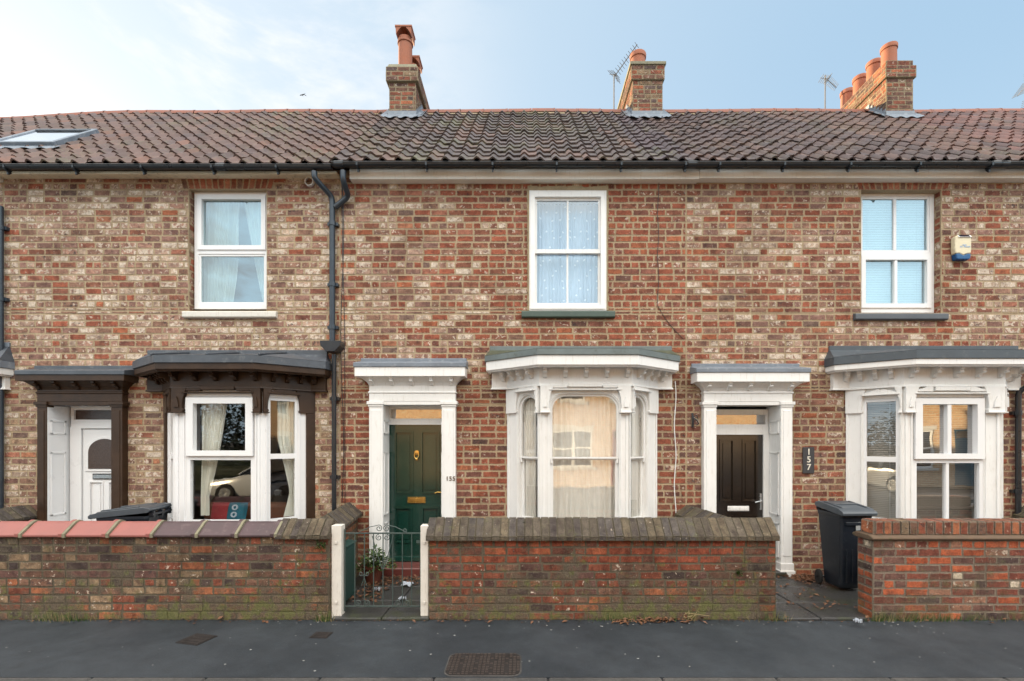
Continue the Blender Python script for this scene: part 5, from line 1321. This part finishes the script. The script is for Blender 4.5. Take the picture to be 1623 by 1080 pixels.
rod('scroll', spiral(-1.29, .935, .026, -PI / 2, 1.3, 1), .0045)
for q in (-1, 1): rod('scroll', spiral(-1.727 + q * .032, .47, .026, -PI * .1 if q < 0 else PI * 1.1, 1.2, q, [(-1.727 - q * .03, gy - .009, .34), (-1.727, gy - .009, .42)]), .004)
mb = MB(); mb.box(gx1 - .05, gx1 + .012, gy - .012, gy - .006, .8, .83); mb.build('latch', M['iron'], gt)

# ------------------------------------------------------------------ things in the gardens
def make_bin():
    t = thing('wheelie_bin', 'dark wheelie bin with a pale sticker standing beside the red wall', 'wheelie bin', (0, 0, 0), 0, 'dark wheelie bins in the front gardens')
    mb = MB()
    lv = [(.0, .21, .22, .0), (.04, .225, .24, .0), (.9, .275, .335, .0), (.93, .285, .345, .0), (.965, .285, .345, .0)]
    prev = None
    def ring(z, hw, hd): 
        c = .035; return [(-hw + c, -hd, z), (hw - c, -hd, z), (hw, -hd + c, z), (hw, hd - c, z), (hw - c, hd, z), (-hw + c, hd, z), (-hw, hd - c, z), (-hw, -hd + c, z)]
    rings = [ring(z + .04, hw, hd) for z, hw, hd, _ in lv]
    mb.add([p for r_ in rings for p in r_], [(i * 8 + k, i * 8 + (k + 1) % 8, (i + 1) * 8 + (k + 1) % 8, (i + 1) * 8 + k) for i in range(len(rings) - 1) for k in range(8)] + [tuple(range(7, -1, -1))])
    mb.box(-.2, .2, -.352, -.33, .86, .9)                              # grip rail under the lid
    for x in (-.15, -.05, .05, .15): mb.box(x - .006, x + .006, -.3, -.26, .12, .55)
    body = mb.build('body', M['bin'], t, local=True, bevel=.004)
    mb = MB()
    def lidz(y): return 1.02 + .06 * (y + .4) / .8
    prof = [(-.42, -.03), (-.425, .0), (-.40, .022), (-.33, .03), (-.3, .045), (.28, .05), (.36, .03), (.38, -.0), (.36, -.025)]
    pl = [(y, lidz(y) + z) for y, z in prof] + [(.34, lidz(.34) - .03), (-.39, lidz(-.39) - .035)]
    mb.prism(pl, -.30, .30, 'x')
    mb.box(-.2, .2, -.05, .24, 1.08, 1.112); mb.prism([(-.3, lidz(-.3) + .046), (.2, lidz(.2) + .05), (.2, lidz(.2) + .062), (-.28, lidz(-.28) + .06)], -.24, -.2, 'x'); mb.prism([(-.3, lidz(-.3) + .046), (.2, lidz(.2) + .05), (.2, lidz(.2) + .062), (-.28, lidz(-.28) + .06)], .2, .24, 'x')
    mb.build('lid', M['binlid'], t, local=True, bevel=.012, seg=2, smooth=True)
    mb = MB(); mb.tube([(-.26, .385, 1.02), (.26, .385, 1.02)], .016, 8)
    for x in (-.22, 0, .22): mb.box(x - .02, x + .02, .33, .4, .98, 1.06)
    mb.build('handle', M['bin'], t, local=True)
    for s_ in (-1, 1):
        mb = MB(); mb.lathe([(.02, -.025), (.09, -.025), (.1, -.015), (.1, .015), (.09, .025), (.02, .025)], (0, 0, 0), 20); mb.v = [Vector((s_ * .285 + p.z, .27 + p.x, .102 + p.y)) for p in mb.v]
        mb.build('wheel', M['rubber'], t, local=True, smooth=True)
    mb = MB(); mb.tube([(-.29, .27, .102), (.29, .27, .102)], .012, 8); mb.build('axle', M['chrome'], t, local=True)
    return t
bn = make_bin(); bn.location = (4.13, -.6, .014); bn.rotation_euler = (0, 0, R(3)); bn.scale = (.74, .66, .98)
b2 = copy_tree(bn); b2['label'] = 'dark wheelie bin behind the red coping tiles, only its lid showing'
b2.scale = (.82, .84, .97); b2.location = (-4.98, -.66, .0); b2.rotation_euler = (0, 0, R(-80))
mb = MB(); mb.add([(.03, -.331, .75), (.11, -.331, .755), (.11, -.333, .86), (.03, -.333, .855)], [(0, 1, 2, 3)]); mb.v = [Vector((p.x - .055, p.y - .012, p.z + .045)) for p in mb.v]; mb.build('sticker', M['litter'], bn, local=True)
cb = thing('utility_box', 'dark green metal utility box behind the iron gate', 'utility box', (-2.1, -1.16, .012))
mb = MB(); mb.box(-2.15, -2.05, -1.4, -.93, .05, .68); mb.prism([(-2.15, .68), (-2.035, .68), (-2.035, .69), (-2.15, .71)], -1.41, -.92, 'y'); mb.build('body', M['box_green'], cb, bevel=.006)
mb = MB(); mb.box(-2.0495, -2.042, -1.38, -.95, .08, .65); mb.build('door', M['box_green'], cb, bevel=.004)
def leaf(mb, c, L, w, az, tilt, m=0, bend=.3):
    d = Vector((math.cos(az) * math.cos(tilt), math.sin(az) * math.cos(tilt), math.sin(tilt))); sdir = Vector((-math.sin(az), math.cos(az), rng.uniform(-.3, .3))).normalized(); up = d.cross(sdir)
    c = Vector(c)
    mb.add([c, c + d * L * .5 + sdir * w * .5 + up * L * bend * .3, c + d * L - up * L * bend * .2, c + d * L * .5 - sdir * w * .5 + up * L * bend * .3], [(0, 1, 2, 3)], m)
pt = thing('plant_pot', 'terracotta pot of leafy green plant by the green door', 'plant pot', (-2.0, -.42, .03))
mb = MB(); mb.lathe([(0, 0), (.09, 0), (.125, .2), (.14, .2), (.142, .245), (.125, .245), (.12, .2), (0, .2)], (-2.0, -.42, .03), 24); mb.build('pot', M['darkpot'], pt, smooth=True)
mb = MB(); mb.lathe([(0, .0), (.12, .0)], (-2.0, -.42, .245), 16); mb.build('soil', M['soil'], pt)
mb = MB()
for k in range(420):
    a = rng.uniform(0, 2 * PI); r_ = rng.uniform(0, .26); z = .26 + rng.uniform(0, .24) * (1.1 - r_ / .32)
    leaf(mb, (-1.96 + r_ * math.cos(a), -.46 + r_ * math.sin(a) * .8, z - .9 * r_ * r_), rng.uniform(.04, .08), rng.uniform(.022, .042), a + rng.uniform(-1, 1), rng.uniform(-.5, .9))
mb.build('foliage', M['leafgreen'], pt)
def paper(label, x, y, s, seed):
    rr = random.Random(seed); t = thing('paper', label, 'litter', (x, y, .035)); n = 7
    hs = [[rr.uniform(0, .045) for _ in range(n + 1)] for _ in range(n + 1)]; ph = rr.uniform(0, 6)
    mb = MB(); mb.sheet(lambda u, v: ((u - .5) * s * 1.3 * (1 + .15 * math.sin(v * 7 + ph)), (v - .5) * s * (1 + .2 * math.sin(u * 5 + ph)), .012 + hs[round(v * n)][round(u * n)]), n, n); mb.build('sheet', M['paper'], t, local=True)
paper('larger crumpled white paper near the red doorstep', -1.5, -.62, .1, 3); paper('smaller crumpled white paper behind the gate bars', -1.42, -1.15, .065, 9); paper('flat scrap of white paper beside the terracotta pot', -1.82, -.82, .06, 5); paper('torn scrap of pale paper on the pavement by the red wall end', 3.42, -1.86, .05, 8)
def scatter(name, mat, n, region, zfun, size, tl=(-.3, .5)):
    mb = MB()
    for k in range(n):
        x, y = region(); L = rng.uniform(*size); leaf(mb, (x, y, zfun(x, y) + rng.uniform(0, .02)), L, L * rng.uniform(.4, .7), rng.uniform(0, 2 * PI), rng.uniform(*tl))
    o = mb.build(name, mat); return tag(o, kind='stuff')
U = rng.uniform
def reg_leaves():
    q = rng.random()
    if q < .3: return U(-2.15, -1.1), -.2 - abs(rng.gauss(0, .16))
    if q < .5: return U(-2.05, -1.7), U(-1.2, -.3)
    if q < .74: return 3.86 + rng.gauss(0, .16), -.14 - abs(rng.gauss(0, .12))
    if q < .83: return U(2.75, 3.7), U(-1.5, -.2)
    if q < .9: return U(-5.7, 6.9), U(-1.8, -1.68)
    return U(.9, 1.8), U(-1.76, -1.68)
o = scatter('dead_leaves', M['leafbrown'], 900, reg_leaves, lambda x, y: .035 if y > -1.64 else .006, (.03, .075)); tag(o, 'brown dead leaves fallen along the paths and wall foot', 'leaves')
def reg_weeds():
    q = rng.random()
    c = rng.choice([(4.0, .2), (4.2, .2), (4.4, .25), (4.1, .2), (5.3, .5), (-5.0, .12), (-4.75, .1), (2.66, .1), (-2.1, .05), (6.2, .3), (3.75, .05), (1.2, .3)])
    return c[0] + rng.gauss(0, c[1]), -1.675 - abs(rng.gauss(0, .022))
mb = MB()
for k in range(900):
    x, y = reg_weeds(); h = U(.03, .12); a = U(0, 2 * PI); b_ = U(.01, .05)
    mb.add([(x - .003, y, 0), (x + .003, y, 0), (x + b_ * math.cos(a), y - abs(b_ * math.sin(a)), h)], [(0, 1, 2)], rng.choice((0, 0, 1)))
for (x0, x1, z) in ((-1.0, .3, 1.0), (2.0, 2.6, .4), (-2.2, -2.1, .78)):
    for k in range(40):
        x = U(x0, x1); 
        if z == 1.0: leaf(mb, (x, WF + .1 + U(-.03, .02), .99 + U(0, .04)), U(.02, .04), .015, U(0, 6.3), U(-.3, .8), 0)
        else: leaf(mb, (2.28 + rng.gauss(0, .02) if x0 > 0 else x, WF - .015, (.5 if x0 > 0 else .79) + rng.gauss(0, .02)), U(.03, .06), .018, -PI / 2 + U(-1, 1), U(-.2, 1), 0)
for k in range(7):
    x = 1.75 + rng.gauss(0, .05); mb.tube([(x, -1.7, .0), (x + U(-.12, .12), -1.72, U(.05, .12)), (x + U(-.14, .14), -1.75, U(.05, .13))], .003, 4, 1)
o = mb.build('weeds', [M['leafgreen'], M['straw']]); tag(o, 'weeds and dry grass at the foot of the garden walls', 'weeds', None, 'stuff')
mb = MB()
for k in range(120):
    if rng.random() < .55: x, y = U(-6, 6.5), U(-2.85, -1.75)
    else: x, y = U(-2.6, 4.2), -1.7 - abs(rng.gauss(0, .12))
    r_ = U(.004, .009) if rng.random() < .96 else U(.009, .013); a0 = U(0, 6)
    mb.add([(x + r_ * (1 + .4 * math.sin(3 * k + i)) * math.cos(a0 + i * PI / 3) * 1.3, y + r_ * math.sin(a0 + i * PI / 3), .0045) for i in range(6)], [tuple(range(6))])
o = mb.build('litter_specks', M['litter']); tag(o, 'pale specks scattered over the asphalt pavement', 'litter', None, 'stuff')

def cover(label, x0, x1, y0, y1, r, pat, rz=0.0):
    cx, cy = (x0 + x1) / 2, (y0 + y1) / 2; t = thing('drain_cover', label, 'drain cover', (cx, cy, .0), rz)
    hw, hd = (x1 - x0) / 2, (y1 - y0) / 2
    def rr(w, d, r): return [(sx_ * (w - r) + r * math.cos(a), sy * (d - r) + r * math.sin(a)) for sx_, sy, a0 in ((1, 1, 0), (-1, 1, PI / 2), (-1, -1, PI), (1, -1, 1.5 * PI)) for a in [a0 + PI / 2 * k / 6 for k in range(7)]]
    mb = MB(); mb.prism(rr(hw + .012, hd + .012, r), -.05, .005, 'z'); mb.build('rim', M['kerb'] if pat else M['rust'], t, local=True)
    mb = MB(); mb.prism(rr(hw, hd, r * .9), -.04, .009, 'z')
    if pat:
        nx, ny = 19, 13
        for i in range(nx):
            for j in range(ny):
                x = -hw + (i + .5) / nx * 2 * hw; y = -hd + (j + .5) / ny * 2 * hd
                if abs(x) > hw - .03 and abs(y) > hd - .05 or (i % 4 == 3) and (j % 3): continue
                if rng.random() < .06: continue
                mb.box(x - .011, x + .011, y - .005, y + .006, .009, .0135, 1)
    else:
        for i in range(3): mb.box(-hw * .7, hw * .7, -hd * .6 + i * hd * .55, -hd * .6 + i * hd * .55 + .012, .009, .012)
    mb.build('plate', [M['rust'], M['worn']], t, local=True)
cover('large rounded cast iron drain cover with a ridged pattern near the kerb', -.645, -.03, -2.865, -2.475, .08, True)
cover('skewed rusty square cover on the pavement below the dark coping tiles', -3.25, -3.02, -2.26, -2.06, .004, False, R(-14))
cover('smallest square cover on the pavement left of the gate', -2.06, -1.91, -2.12, -2.0, .004, False, R(-3))

# ------------------------------------------------------------------ fixtures on the wall
al = thing('alarm_box', 'cream and blue burglar alarm box on the upper brick wall', 'alarm box', (6.14, -.0, 4.43))
mb = MB(); pf = [(6.04, 4.53), (6.03, 4.6), (6.035, 4.76), (6.06, 4.785), (6.24, 4.785), (6.262, 4.76), (6.265, 4.6), (6.255, 4.53), (6.205, 4.53), (6.15, 4.505), (6.095, 4.535)]
mb.prism(pf, -.085, -.008, 'y'); mb.build('body', M['alarm'], al, bevel=.014, seg=3)
mb = MB(); mb.prism([(6.042, 4.528), (6.095, 4.533), (6.15, 4.503), (6.205, 4.528), (6.253, 4.528), (6.245, 4.46), (6.225, 4.445), (6.065, 4.445), (6.05, 4.46)], -.09, -.008, 'y'); mb.build('strobe_lens', M['alarm_blue'], al, bevel=.012, seg=3)
mb = MB(); mb.prism([(-.075, 4.79), (-.098, 4.755), (-.094, 4.752), (-.07, 4.786)], 6.075, 6.255, 'x'); mb.build('solar_frame', M['pvc'], al)
mb = MB(); mb.add([(6.095, -.0975, 4.761), (6.235, -.0975, 4.761), (6.225, -.0775, 4.7905), (6.085, -.0775, 4.7905)], [(0, 1, 2, 3)]); mb.build('solar_panel', M['solar'], al)
mb = MB()
for (x, z, w_, h_) in ((6.10, 4.612, .012, .02), (6.12, 4.612, .012, .02), (6.172, 4.612, .01, .02), (6.19, 4.612, .012, .02), (6.21, 4.612, .012, .02), (6.23, 4.612, .01, .02)): mb.box(x, x + w_, -.088, -.0855, z, z + h_)
mb.prism([(6.12, 4.645), (6.145, 4.655), (6.16, 4.65), (6.175, 4.655), (6.2, 4.645), (6.17, 4.64), (6.165, 4.615), (6.155, 4.615), (6.15, 4.64)], -.088, -.0855, 'y'); mb.build('printed_mark', M['logo'], al)
pq = thing('house_number_plaque', 'slate plaque reading 157 beside the black front door', 'house sign', (4.02, -.02, 1.45))
mb = MB(); mb.box(3.94, 4.10, -.028, -.01, 1.45, 1.82); mb.build('slate', M['slate'], pq, bevel=.003)
for i, ch in enumerate('157'):
    me = text_mesh(ch, .12); me.materials.append(M['digit']); ob = inst('digit', me, pq, (4.02, -.0305, 1.715 - i * .108), 0); ob.rotation_euler = (R(90), 0, 0)

# ------------------------------------------------------------------ television aerials and a bird
def aerial(label, mx, my, z0, z1, tip, base, n, elem, refl=True, arm=None):
    t = thing('tv_aerial', label, 'tv aerial', (mx, my, z0))
    if z1 > z0:
        mb = MB(); mb.tube([(mx, my, z0), (mx + .01, my, z1)], .014, 8); mb.build('mast', M['alu'], t, smooth=True)
    if arm:
        mb = MB()
        for z in arm[1]: mb.tube([(mx, my, z), (arm[0], my, z)], .01, 6)
        mb.build('wall_bracket', M['alu'], t)
    A, B = Vector(base), Vector(tip); d = (B - A); mb = MB(); mb.tube([A, B], .009, 6); mb.build('boom', M['alu'], t)
    dn = d.normalized(); side = Vector((dn.z, 0, -dn.x)) * .35 + Vector((0, 1, 0)) * .94; side -= dn * side.dot(dn); side.normalize()
    mb = MB()
    for k in range(n):
        p = A + d * (.18 + .8 * k / (n - 1)); L = elem * (1 - .25 * k / n); mb.tube([p - side * L, p + side * L], .0045, 5)
    mb.build('elements', M['alu'], t)
    if refl:
        mb = MB(); up = side.cross(dn)
        for s1 in (-1, 1):
            for k in range(4):
                o_ = A + up * s1 * (.03 + .035 * k) + dn * (.06 - .02 * k); mb.tube([o_ - side * elem * .95, o_ + side * elem * .95], .005, 5)
            mb.tube([A + dn * .05, A + up * s1 * .14 - dn * .02], .006, 5)
        mb.build('reflector', M['alu'], t)
    return t
aerial('slanted aerial on a mast beside the middle chimney', 1.92, 3.4, 8.0, 9.72, (2.34, 3.05, 10.08), (1.93, 3.4, 9.68), 10, .13, True, (2.05, (8.3, 8.6)))
aerial('small drooping aerial on a mast beside the four pot chimney', 6.65, 3.75, 8.0, 9.98, (6.82, 3.62, 9.62), (6.66, 3.75, 9.93), 9, .09, True, (6.8, (8.35, 8.7)))
t1 = aerial('upper of the two aerials at the right edge', 11.35, 3.8, 8.0, 10.1, (10.75, 3.6, 9.42), (11.3, 3.8, 9.98), 11, .13)
aerial('lower of the two aerials at the right edge', 11.35, 3.9, 8.0, 9.5, (10.72, 3.6, 9.05), (11.33, 3.9, 9.42), 11, .12)
aerial('tiny aerial peeping out behind the tall hooded chimney pot', -2.1, 4.6, 8.0, 9.1, (-1.78, 4.5, 9.0), (-2.1, 4.6, 9.25), 5, .12, False)
bd = thing('bird', 'small dark bird flying above the left roof', 'bird', (-10.15, 15, 17.8))
mb = MB(); secs = [(-.13, .004), (-.1, .016), (-.03, .024), (.03, .022), (.07, .017), (.095, .016), (.11, .008), (.125, .002)]
mb.tube([(-x_, 0, -.25 * x_) for x_, r_ in secs], [r_ for x_, r_ in secs], 10)
for s_ in (-1, 1):
    mb.add([(-.04, s_ * .01, .012), (.03, s_ * .01, .004), (.05, s_ * .09, s_ * .075 + .01), (.11, s_ * .1, s_ * .14), (.0, s_ * .09, s_ * .1)], [(0, 1, 2, 4), (2, 3, 4)])
mb.add([(.1, -.012, -.022), (.1, .012, -.022), (.2, .035, -.05), (.165, 0, -.042), (.2, -.035, -.05)], [(0, 1, 2, 3), (0, 3, 4)])
mb.build('body', M['bird'], bd, local=True, smooth=True)

# ------------------------------------------------------------------ across the street: seen only in the window reflections
OY = -14.0
def opposite(x0, x1, label, k):
    h = thing('terraced_house', label, 'house', ((x0 + x1) / 2, OY, 0)); w = (x1 - x0)
    hs = [(.55, 1.5, .05, 2.4), (2.3, 4.0, .8, 2.4), (.6, 1.6, 3.6, 5.2), (2.6, 3.7, 3.6, 5.2)]
    us = sorted({0, w} | {q for h_ in hs for q in h_[:2]}); vs = sorted({0, 5.7} | {q for h_ in hs for q in h_[2:]})
    mb = MB()
    for a, b in zip(us[:-1], us[1:]):
        for c, d in zip(vs[:-1], vs[1:]):
            if any(q[0] < (a + b) / 2 < q[1] and q[2] < (c + d) / 2 < q[3] for q in hs): continue
            mb.add([(x1 - a, OY, c), (x1 - b, OY, c), (x1 - b, OY, d), (x1 - a, OY, d)], [(0, 1, 2, 3)])
    mb.box(x0, x1, OY - 6, OY - .3, -.1, 5.69)
    mb.build('wall', M['opp'], h)
    mb = MB(); mb.prism([(OY + .3, 5.68), (OY - 2.9, 8.4), (OY - 6.2, 5.6), (OY - 6.2, 5.5), (OY - 2.9, 8.2), (OY + .3, 5.56)], x0, x1, 'x'); rf = mb.build('roof', M['opproof'], h)
    mb = MB(); mb.box(x0 - .3, x0 + .3, OY - 3.5, OY - 2.3, 7.6, 8.6); mb.box(x0 - .36, x0 + .36, OY - 3.56, OY - 2.24, 8.4, 8.52); mb.build('chimney', M['opp'], rf)
    mb = MB(); mb.box(x0, x1, OY, OY + .06, 5.5, 5.67); mb.build('fascia_board', M['white'], h)
    for i, (a, b, c, d) in enumerate(hs):
        mb = MB(); mb.M = Matrix.Translation((x1, OY, 0)) @ Matrix.Rotation(PI, 4, 'Z')
        if i == 0:
            mb.box(a + .06, b - .06, .05, .1, c, d - .35); mb.panel(a, b, c, d, a + .06, b - .06, c, d - .06, .0, .1)
            f = mb.build('front_door', M[('green_door', 'cushion_blue', 'cushion_red', 'white')[k % 4]], h)
        else:
            mb.panel(a, b, c, d, a + .08, b - .08, c + .09, d - .08, .03, .1); mb.box(a + .05, b - .05, .045, .085, (c + d) / 2 - .03, (c + d) / 2 + .03)
            if b - a > 1.3: mb.box((a + b) / 2 - .05, (a + b) / 2 + .05, .04, .09, c + .05, d - .05)
            f = mb.build('window', M['white'], h)
            mb = MB(); mb.M = Matrix.Translation((x1, OY, 0)) @ Matrix.Rotation(PI, 4, 'Z'); pane_mesh(mb, a + .05, b - .05, c + .05, d - .05, .07); mb.build('pane', M['carglass'], f)
            mb = MB(); mb.M = Matrix.Translation((x1, OY, 0)) @ Matrix.Rotation(PI, 4, 'Z'); mb.box(a - .1, b + .1, -.06, .05, c - .1, c); mb.box(a - .08, b + .08, -.01, .05, d, d + .18); mb.build('sill', M['oldwhite'], f)
opposite(-9.2, -4.4, 'brick house across the street, nearest the hedge', 0)
opposite(-4.4, .4, 'brick house across the street with a blue door', 1)
opposite(.4, 5.2, 'brick house across the street with a red door', 2)
opposite(5.2, 10.0, 'brick house across the street with a white door', 3)
opposite(10.0, 14.8, 'brick house across the street with a green door', 4)
opposite(14.8, 19.6, 'brick house across the street next to the last', 5)
opposite(19.6, 24.4, 'brick house across the street, last on the right', 6)
t = thing('hedge', 'clipped green garden hedge across the street', 'hedge', (-13.2, -13.0, 0))
mb = MB(); mb.box(-17, -9.6, -13.35, -12.65, 0, .95); mb.build('core', M['leafdark'], t)
mb = MB()
for k in range(4200):
    f = rng.random(); x = U(-17.1, -9.5)
    if f < .55: p = (x, -12.6 + U(-.08, .06), U(.05, 1.1))
    else: p = (x, U(-13.4, -12.6), 1.0 + U(-.06, .14))
    leaf(mb, p, U(.06, .12), U(.035, .06), U(0, 6.3), U(-.5, .9))
mb.build('foliage', M['leafgreen'], t)
t = thing('railing', 'low iron railing in front of the clipped hedge', 'railing', (-13.2, -11.9, 0)); mb = MB()
for z in (.15, .8): mb.box(-17, -9.4, -11.92, -11.89, z, z + .03)
mb.build('rail', M['iron'], t)
for k in range(52):
    mb = MB(); x = -16.9 + k * .145; mb.tube([(x, -11.905, 0), (x, -11.905, .92)], .009, 6); mb.build('bar', M['iron'], t)
t = thing('tree', 'dark evergreen tree added beyond the hedge to darken the reflections', 'tree', (-12.6, -17, 0))  # added tree, keeps bright sky out of the left bay panes
mb = MB(); mb.tube([(-12.6, -17, -.1), (-12.5, -17, 2.2), (-12.6, -17.1, 4), (-12.5, -17, 5.4)], [.28, .22, .14, .04], 10)
for k in range(14):
    z = 1.6 + k * .22; a = k * 2.4; mb.tube([(-12.55, -17, z), (-12.55 + 1.5 * math.cos(a), -17 + 1.5 * math.sin(a), z + .5)], [.06, .015], 6)
mb.build('trunk', M['bark'], t, smooth=True)
mb = MB()
for q in range(150):
    a, z = U(0, 6.3), U(1.0, 5.4)
    rr_ = (3.6 * (1 - (z - 1.0) / 5.4) + .6) * U(.3, 1); c = (-12.55 + rr_ * math.cos(a) * 1.3, -17 + rr_ * math.sin(a), z)
    for k in range(60): leaf(mb, (c[0] + rng.gauss(0, .4), c[1] + rng.gauss(0, .4), c[2] + rng.gauss(0, .32)), U(.18, .34), U(.1, .18), U(0, 6.3), U(-.8, .5))
mb.build('crown', M['leafdark'], t)
car = thing('parked_car', 'silver hatchback parked by the far kerb', 'car', (-8.4, -10.35, -.11))
mb = MB()
st_ = [(-2.0, .34, .62, .62), (-1.9, .26, .72, .74), (-1.2, .22, .8, .86), (-.75, .2, .92, .87), (-.0, .2, .95, .88), (1.0, .2, .96, .88), (1.7, .24, .95, .86), (1.95, .3, .9, .78), (2.02, .4, .75, .7)]
vs = []; fs = []
for x, zb, zt, hw in st_:
    vs += [(x, -hw * .92, zb), (x, -hw, zb + .12), (x, -hw, zt * .8), (x, -hw * .93, zt), (x, hw * .93, zt), (x, hw, zt * .8), (x, hw, zb + .12), (x, hw * .92, zb)]
for i in range(len(st_) - 1):
    for k in range(8): fs.append((i * 8 + k, i * 8 + (k + 1) % 8, (i + 1) * 8 + (k + 1) % 8, (i + 1) * 8 + k))
fs += [tuple(range(8)), tuple((len(st_) - 1) * 8 + k for k in range(7, -1, -1))]
mb.add(vs, fs); body = mb.build('body', M['carpaint'], car, local=True, smooth=True, angle=30, bevel=.02)
mb = MB(); cab = [(-.85, .93, .8), (-.1, 1.42, .62), (1.1, 1.45, .62), (1.85, 1.0, .74)]
vs = []; fs = []
for x, z, hw in cab: vs += [(x, -hw, z), (x, hw, z)]
bs = [(-.85, .9, .81), (-.1, .92, .82), (1.1, .93, .82), (1.85, .92, .78)]
for x, z, hw in bs: vs += [(x, -hw, z), (x, hw, z)]
fs = [(0, 1, 3, 2), (2, 3, 5, 4), (4, 5, 7, 6)] + [(8, 10, 2, 0), (10, 12, 4, 2), (12, 14, 6, 4), (9, 1, 3, 11), (11, 3, 5, 13), (13, 5, 7, 15)]
mb.add(vs, fs); mb.build('window', M['carglass'], car, local=True)
mb = MB(); mb.prism([(-.12, 1.425), (-.05, 1.47), (1.05, 1.49), (1.15, 1.455), (1.1, 1.44), (-.1, 1.41)], -.63, .63, 'y')
for s_ in (-1, 1):
    for (a, b) in (((-.88, .92, .83), (-.1, 1.44, .63)), ((.55, .93, .83), (.5, 1.46, .635)), ((1.88, .96, .79), (1.12, 1.46, .635))): mb.tube([(a[0], s_ * a[2], a[1]), (b[0], s_ * b[2], b[1])], .035, 6)
mb.build('roof', M['carpaint'], car, local=True, smooth=True)
for x in (-1.3, 1.3):
    for s_ in (-1, 1):
        mb = MB(); mb.lathe([(.2, -.1), (.3, -.1), (.315, -.07), (.315, .07), (.3, .1), (.2, .1)], (0, 0, 0), 24); mb.v = [Vector((x + p.x, s_ * .8 + p.z, .315 + p.y)) for p in mb.v]; w_ = mb.build('wheel', M['rubber'], car, local=True, smooth=True)
        mb = MB(); mb.lathe([(0, .08), (.06, .09), (.2, .085), (.2, -.08), (0, -.08)], (0, 0, 0), 20); mb.v = [Vector((x + p.x, s_ * (.8 + p.z * 1.05 * 1.0), .315 + p.y)) for p in mb.v]; mb.build('rim', M['chrome'], w_, local=True, smooth=True)
for s_ in (-1, 1):
    mb = MB(); mb.box(-1.97, -1.85, s_ * .5 - .15, s_ * .5 + .15, .56, .68); mb.build('headlight', M['carglass'], car, local=True, bevel=.03)
    mb = MB(); mb.box(1.9, 2.0, s_ * .62 - .1, s_ * .62 + .1, .6, .82); mb.build('tail_light', M['cushion_red'], car, local=True, bevel=.03)

mb = MB()
for k in range(900):
    x = U(-5.7, 6.9); y = -1.662 - abs(rng.gauss(0, .035)); L = U(.008, .028)
    leaf(mb, (x, y, .006 + U(0, .008)), L, L * .7, U(0, 6.3), U(-.3, .4), rng.choice((0, 0, 0, 1)))
o = mb.build('grit', [M['soil'], M['leafbrown']]); tag(o, 'dark grit and crumbs gathered along the wall foot', 'grit', None, 'stuff')
